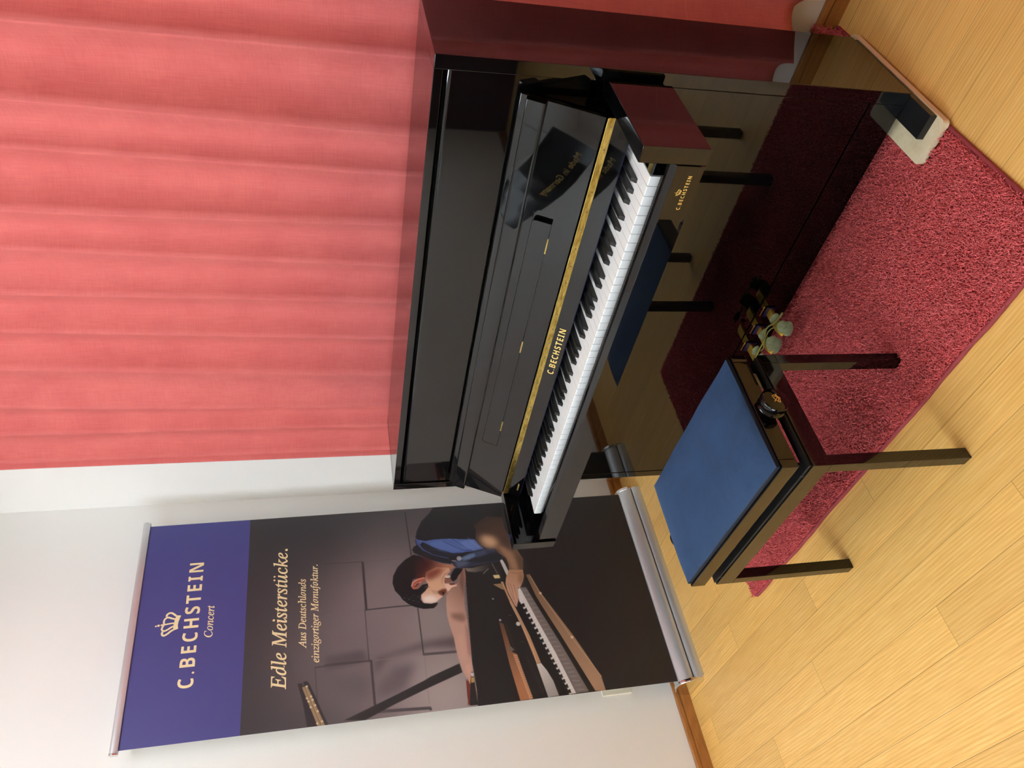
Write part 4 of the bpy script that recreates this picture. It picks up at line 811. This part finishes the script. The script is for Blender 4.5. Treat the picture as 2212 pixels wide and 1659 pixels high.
def paint_picture(Wd, Hd):
    """the printed photograph as an array [v(mm from bottom), u(mm), rgb], sRGB 0..255"""
    vv, uu = np.mgrid[0:Hd, 0:Wd].astype(np.float32); vv += .5; uu += .5
    img = np.zeros((Hd, Wd, 3), np.float32)
    f = np.clip((vv-830)/(1500-830), 0, 1)[..., None]
    top_c = np.array((46, 45, 48), np.float32); mid_c = np.array((104, 94, 97), np.float32)
    edge = np.clip((uu-520)/330, 0, 1)[..., None]
    img[:] = mid_c*(1-np.clip(f*1.55, 0, 1))+top_c*np.clip(f*1.55, 0, 1)
    img = img*(1-.48*edge)+np.array((44, 43, 46), np.float32)*.48*edge
    lowm = (vv < 560)[..., None]; img = np.where(lowm, np.array((38, 35, 36), np.float32), img)
    def blur(m, r):
        r = max(1, int(round(r*.6)))
        for _ in range(3):
            for ax in (0, 1):
                p = np.pad(m, [(r, r) if a == ax else (0, 0) for a in (0, 1)], mode='edge'); c = np.cumsum(p, axis=ax, dtype=np.float64)
                n = m.shape[ax]; hi = np.take(c, np.arange(2*r, 2*r+n), axis=ax); lo_ = np.take(c, np.arange(0, n), axis=ax)-np.take(p, np.arange(0, n), axis=ax)
                m = ((hi-lo_)/(2*r+1)).astype(np.float32)
        return m
    def inside(pts, ua, ub, va, vb):
        ss = 2; ys = (np.arange((vb-va)*ss)+.5)/ss+va; xs = (np.arange((ub-ua)*ss)+.5)/ss+ua
        m = np.zeros((len(ys), len(xs)), bool); n = len(pts)
        for i in range(n):
            x0, y0 = pts[i]; x1, y1 = pts[(i+1) % n]
            if y0 == y1: continue
            rows = (ys >= min(y0, y1)) & (ys < max(y0, y1))
            if not rows.any(): continue
            xc = x0+(ys[rows]-y0)*(x1-x0)/(y1-y0)
            m[rows] ^= xs[None, :] < xc[:, None]
        return m.reshape(vb-va, ss, ub-ua, ss).mean((1, 3)).astype(np.float32)
    def comp(mask, col, ua, ub, va, vb):
        a = mask[..., None]; R = img[va:vb, ua:ub]; img[va:vb, ua:ub] = R*(1-a)+col*a
    for op in PAINT:
        if op[0] == 'b':
            (u, v), r, c, al = op[1:]
            R = r*2.2; ua, ub, va, vb = int(max(0, u-R)), int(min(Wd, u+R+2)), int(max(0, v-R)), int(min(Hd, v+R+2))
            if ub <= ua or vb <= va: continue
            d2 = ((uu[va:vb, ua:ub]-u)**2+(vv[va:vb, ua:ub]-v)**2)/(r*r)
            mk = al*(np.exp(-d2*1.2) if r > 20 else np.clip(1.6-d2*1.6, 0, 1)); comp(mk.astype(np.float32), np.array(c, np.float32), ua, ub, va, vb); continue
        if op[0] == 'l':
            pts, w, c, soft = op[1:]
            xs = [p[0] for p in pts]; ys = [p[1] for p in pts]; pad = w+soft*2+2
            ua, ub, va, vb = int(max(0, min(xs)-pad)), int(min(Wd, max(xs)+pad)), int(max(0, min(ys)-pad)), int(min(Hd, max(ys)+pad))
            if ub <= ua or vb <= va: continue
            U, Vv = uu[va:vb, ua:ub], vv[va:vb, ua:ub]; dm = np.full(U.shape, 1e9, np.float32)
            for (x0, y0), (x1, y1) in zip(pts, pts[1:]):
                L2 = (x1-x0)**2+(y1-y0)**2+1e-6; tt = np.clip(((U-x0)*(x1-x0)+(Vv-y0)*(y1-y0))/L2, 0, 1)
                dm = np.minimum(dm, np.hypot(U-x0-tt*(x1-x0), Vv-y0-tt*(y1-y0)))
            hw = w*LINE_K/2; mk = np.clip(hw+.5-dm, 0, 1) if not soft else np.clip((hw+soft-dm)/(2*soft), 0, 1)
            comp(np.clip(mk, 0, 1).astype(np.float32), np.array(c, np.float32), ua, ub, va, vb); continue
        pts, c, c2, ab, soft = op[1:]
        pad = int(soft*2.2)+2; xs = [p[0] for p in pts]; ys = [p[1] for p in pts]
        ua, ub, va, vb = int(max(0, min(xs)-pad)), int(min(Wd, max(xs)+pad)), int(max(0, min(ys)-pad)), int(min(Hd, max(ys)+pad))
        if ub <= ua or vb <= va: continue
        mk = inside(pts, ua, ub, va, vb)
        if soft: mk = blur(mk, soft)
        if c2 is None: col = np.array(c, np.float32)
        else:
            (x0, y0), (x1, y1) = ab; L2 = (x1-x0)**2+(y1-y0)**2
            tt = np.clip(((uu[va:vb, ua:ub]-x0)*(x1-x0)+(vv[va:vb, ua:ub]-y0)*(y1-y0))/L2, 0, 1)[..., None]
            col = np.array(c, np.float32)*(1-tt)+np.array(c2, np.float32)*tt
        comp(mk, col, ua, ub, va, vb)
    img += rng.normal(0, 1.6, img.shape[:2])[..., None]
    return np.clip(img, 0, 255)
LINE_K = .42
def build_print():
    Wd, Hd, st = 824, 1538, 2
    img = paint_picture(Wd, Hd)
    c = img/255.; c = np.where(c <= .04045, c/12.92, ((c+.055)/1.055)**2.4)
    us = np.arange(0, Wd+.1, st); vs = np.concatenate([[-70], np.arange(0, Hd+.1, st)])
    U, Vv = np.meshgrid(us, vs)
    f = Vv/1914.; yl = -.5306+f*.0191; yr = .2963+f*.0117
    co = np.stack([-1.30-.02356*Vv/1000, yl+(yr-yl)*U/824., np.maximum(.09+Vv/1000, .088)], -1)
    iu = np.clip(U.astype(int), 0, Wd-1); iv = np.clip(Vv.astype(int), 0, Hd-1)
    iu2 = np.clip(iu-1, 0, Wd-1); iv2 = np.clip(iv-1, 0, Hd-1)
    cc = (c[iv, iu]+c[iv2, iu]+c[iv, iu2]+c[iv2, iu2])/4
    nv, nu = U.shape; idx = np.arange(nv*nu).reshape(nv, nu)
    Fq = np.stack([idx[:-1, :-1], idx[:-1, 1:], idx[1:, 1:], idx[1:, :-1]], -1).reshape(-1, 4)
    me = bpy.data.meshes.new('printed_picture'); me.vertices.add(nv*nu); me.vertices.foreach_set('co', co.reshape(-1).astype(np.float32))
    nf = len(Fq); me.loops.add(nf*4); me.loops.foreach_set('vertex_index', Fq.ravel().astype(np.int32)); me.polygons.add(nf)
    me.polygons.foreach_set('loop_start', (np.arange(nf)*4).astype(np.int32)); me.polygons.foreach_set('loop_total', np.full(nf, 4, np.int32)); me.update(calc_edges=True)
    at = me.color_attributes.new('print', 'FLOAT_COLOR', 'POINT')
    at.data.foreach_set('color', np.concatenate([cc.reshape(-1, 3), np.ones((nv*nu, 1))], 1).ravel().astype(np.float32))
    me.materials.append(M['print']); return me
# the carrier sheet has real thickness; the picture and the blue head are its printed face
b = bm_new(); add_plate(b, [(0, -70), (824, -70), (824, 1914), (0, 1914)], [], lambda u, v, w: BP(u, v, w*1.-.0004), .0009)
sh = obj('banner_sheet', b, mat('white_banner_back', (216, 216, 214), .6), BN)
pp = obj('printed_picture', build_print(), M['print'], sh, label='printed photograph of a man in a blue shirt tuning a grand piano')
b = bm_new(); vs = [b.verts.new(BP(u, v)) for u, v in ((0, 1538), (824, 1538), (824, 1914), (0, 1914))]; b.faces.new(vs)
bh = obj('blue_head_field', b, M['print_blue'], sh)
BT = lambda a, c: BP(a, c, .0006)
b = bm_new(); text_into(b, boldsans('C.BECHSTEIN'), boldsans('E'), 177, 650, 1697, 49.5, BT, space=1.3); obj('lettering', b, M['cream_text'], bh, label='cream maker lettering')
b = bm_new(); crown_into(b, 413.5, 1800, 88, BT); obj('crown_mark', b, M['cream_text'], bh, label='cream crown mark')
b = bm_new(); text_into(b, italic('Concert'), italic('C'), 350, 472, 1648, 28, BT, bold=.012); obj('lettering', b, M['cream_text'], bh, label='small cream italic lettering')
for s_, x0, x1, y, hh, dots in (('Edle Meisterstucke.', 135, 681, 1396, 49, ('Edle Meisterst', 'Edle Meisterstu')), ('Aus Deutschlands', 273, 546, 1328, 26, None), ('einzigartiger Manufaktur.', 217, 602, 1284, 26, None)):
    b = bm_new(); text_into(b, italic(s_), italic('E'), x0, x1, y, hh, BT, bold=.012, dots=[italic(d_) for d_ in dots] if dots else None)
    obj('lettering', b, M['cream_text'], pp, label='cream italic lettering')

# ================================================================== SPRIG OF LEAVES ON THE PEDALS
SP = thing('leaf_sprig', 'artificial green leaf sprig lying across the brass pedals', 'sprig', (.03, -.08, .12))
def leaf(outline, y, bulge, tip):
    n0 = len(outline); fine = []
    for i in range(n0):
        p0, p1, p2, p3 = (Vector(outline[(i+k) % n0]) for k in (-1, 0, 1, 2))
        for t in (0., .33, .66): fine.append(.5*((2*p1)+(p2-p0)*t+(2*p0-5*p1+4*p2-p3)*t*t+(3*p1-p0-3*p2+p3)*t**3))
    pts = [Vector((p[0], y, p[1])) for p in fine]; c = sum(pts, Vector())/len(pts)
    bm = bm_new(); rings = []
    for k, s_ in enumerate((1., .8, .55, .28)):
        ring = []
        for p in pts:
            q = c+(p-c)*s_; q.y = y-bulge*(1-s_*s_)+tip*(c.z-q.z)
            ring.append(bm.verts.new(q))
        rings.append(ring)
    n = len(pts)
    for A, B in zip(rings, rings[1:]):
        for i in range(n): bm.faces.new((A[i], A[(i+1) % n], B[(i+1) % n], B[i]))
    bm.faces.new(rings[-1])
    bmesh.ops.recalc_face_normals(bm, faces=list(bm.faces))
    bmesh.ops.solidify(bm, geom=list(bm.faces), thickness=.0012)
    return bm
LA = [[.1088, .1361], [.1163, .1243], [.1106, .1108], [.1086, .0944], [.0952, .0785], [.074, .0665], [.0545, .0632], [.0477, .0694], [.0528, .0861], [.0686, .1093], [.0861, .1269]]
LB = [[.0457, .1415], [.0534, .1365], [.0562, .1222], [.0452, .1045], [.0391, .0906], [.023, .0781], [-.0014, .0696], [-.0198, .0722], [-.0226, .0837], [-.0068, .1055], [.0198, .1305]]
L1 = [[.1254, .1402], [.1207, .1288], [.1076, .1257], [.0982, .1305], [.0907, .1409], [.1002, .1484], [.1152, .1492]]
L2 = [[.0601, .1517], [.0678, .1458], [.058, .1367], [.0385, .134], [.0246, .1324], [.0308, .1478], [.0427, .157]]
L3 = [[-.0153, .1493], [-.0032, .1451], [-.0014, .1349], [-.0219, .1272], [-.0383, .1311], [-.0318, .1452]]
L4 = [[-.0385, .1198], [-.0283, .1147], [-.0411, .0992], [-.0463, .0985], [-.0439, .1109]]
for o_, y, bl, tp_ in ((LA, -.085, .008, .15), (LB, -.085, .008, .15), (L1, -.07, .005, 0.), (L2, -.07, .005, 0.), (L3, -.07, .005, 0.), (L4, -.072, .004, 0.)):
    obj('leaf', leaf(o_, y, bl, tp_), M['leaf'], SP, 60)
b = bm_new()
add_tube(b, [(x, -.076, z) for x, z in [(.1328, .1261), (.118, .1267), (.103, .1304), (.0917, .1359), (.0822, .1454), (.0689, .1485), (.0553, .1454), (.0395, .1351), (.0257, .1335), (-.0004, .1327), (-.0228, .1322), (-.0518, .1305)]], [.0028, .0036, .0036, .003, .0024, .0022, .0026, .0032, .0024, .0022, .003, .0024], 10)
obj('stem', b, M['stem'], SP, 60)
for pts in ([(.0396, .1382), (.0177, .1314), (-.0026, .1238), (-.0147, .1279)], [(.0812, .1245), (.0755, .1343), (.0621, .139), (.0465, .1365)]):
    b = bm_new(); add_tube(b, [(x, -.078, z) for x, z in pts], .0016, 8); obj('side_stem', b, M['stem'], SP, 60)

# ================================================================== BLACK SIGN (seen mirrored in the fallboard)
if SIGN:
    SG = thing('hanging_sign', 'glossy black sign with gold lettering hung near the lamps, mirrored in the fallboard', 'sign', (-.72, -1.78, 1.92))
    path = [Vector((-.60, -2.06)), Vector((-.665, -1.985)), Vector((-.72, -1.90)), Vector((-.755, -1.80)), Vector((-.77, -1.68)), Vector((-.775, -1.55)), Vector((-.775, -1.42))]
    def SGf(u, v, w=0.):
        u = max(0., min(.9999, u))*(len(path)-1); i = int(u); p = path[i].lerp(path[i+1], u-i)
        t_ = (path[min(i+2, len(path)-1)]-path[max(i-1, 0)]).normalized(); n = Vector((t_.y, -t_.x))
        return Vector((p.x+n.x*w, p.y+n.y*w, v))
    b = bm_new(); rows = []
    for v, w in ((1.77, 0), (2.07, 0), (2.07, -.006), (1.77, -.006)): rows.append([b.verts.new(SGf(i/36., v, w)) for i in range(37)])
    for k in range(4):
        for i in range(36): b.faces.new((rows[k][i], rows[k][i+1], rows[(k+1) % 4][i+1], rows[(k+1) % 4][i]))
    b.faces.new([r[0] for r in rows]); b.faces.new([r[-1] for r in rows])
    bmesh.ops.recalc_face_normals(b, faces=list(b.faces))
    obj('sign_sheet', b, M['sign'], SG, 50)
    b = bm_new(); text_into(b, 'Made in Germany', 'M', .10, .62, 1.83, .040, lambda a, c: SGf(a, c, .0012)); obj('lettering', b, M['gold'], SG)
    for u in (.08, .9):
        b = bm_new(); p = SGf(u, 2.06, -.003); add_cyl(b, p, (p.x, p.y, ZC), .0015, n=8); obj('cord', b, M['matte_black'], SG)

# ================================================================== LAMPS, CAMERA, WORLD
lm = m_lamp(LAMP)
def ceiling_lamp(x, y, label):
    t_ = thing('ceiling_lamp', label, 'lamp', (x, y, ZC), 0, 'fluorescent ceiling lamps')
    obj('lamp_housing', box(x-.15, x+.15, y-.62, y+.62, ZC-.055, ZC, .004), M['ceiling'], t_)
    for dx in (-.07, .07):
        b_ = bm_new(); add_cyl(b_, (x+dx, y-.585, ZC-.075), (x+dx, y+.585, ZC-.075), .016, n=14); obj('tube', b_, lm, t_, 40)
for x, y, l_ in LAMPS: ceiling_lamp(x, y, l_)

ld_ = bpy.data.lights.new('daylight', 'AREA'); ld_.shape = 'RECTANGLE'; ld_.size = WX1-WX0-.06; ld_.size_y = WZ1-WZ0-.06; ld_.energy = SKY; ld_.color = (.76, .885, 1.)
lo_ = link(bpy.data.objects.new('daylight', ld_)); lo_.location = ((WX0+WX1)/2, YF-.09, (WZ0+WZ1)/2); lo_.rotation_euler = (PI/2, 0, 0)
w = bpy.data.worlds.new('world'); S.world = w; w.use_nodes = True
w.node_tree.nodes['Background'].inputs['Color'].default_value = (1, 1, 1, 1); w.node_tree.nodes['Background'].inputs['Strength'].default_value = .02
cam = bpy.data.cameras.new('camera'); co = link(bpy.data.objects.new('camera', cam)); S.camera = co
cam.sensor_fit = 'HORIZONTAL'; cam.sensor_width = 36.; cam.lens = 36.*1648.294/2212; cam.clip_start = .02
yaw, pitch, roll = .843325356, -.245673571, -.0222301978
fwd = Vector((-math.sin(yaw)*math.cos(pitch), math.cos(yaw)*math.cos(pitch), math.sin(pitch)))
rt = Vector((math.cos(yaw), math.sin(yaw), 0)); upv = rt.cross(fwd)
r2 = math.cos(roll)*rt+math.sin(roll)*upv; u2 = -math.sin(roll)*rt+math.cos(roll)*upv
# the photograph was taken with the phone turned a quarter turn
mw = Matrix((( -u2.x, r2.x, -fwd.x, 1.38304963), (-u2.y, r2.y, -fwd.y, -1.42635618), (-u2.z, r2.z, -fwd.z, 1.34765024), (0, 0, 0, 1)))
co.matrix_world = mw
vs_ = S.view_settings; vs_.view_transform = 'Standard'; vs_.look = 'None'; vs_.gamma = 1.; vs_.use_curve_mapping = False; vs_.exposure = EXPO
S.display_settings.display_device = 'sRGB'
S.cycles.max_bounces = 10; S.cycles.diffuse_bounces = 5; S.cycles.glossy_bounces = 6
for o in S.objects:
    if '_o' in o: del o['_o']
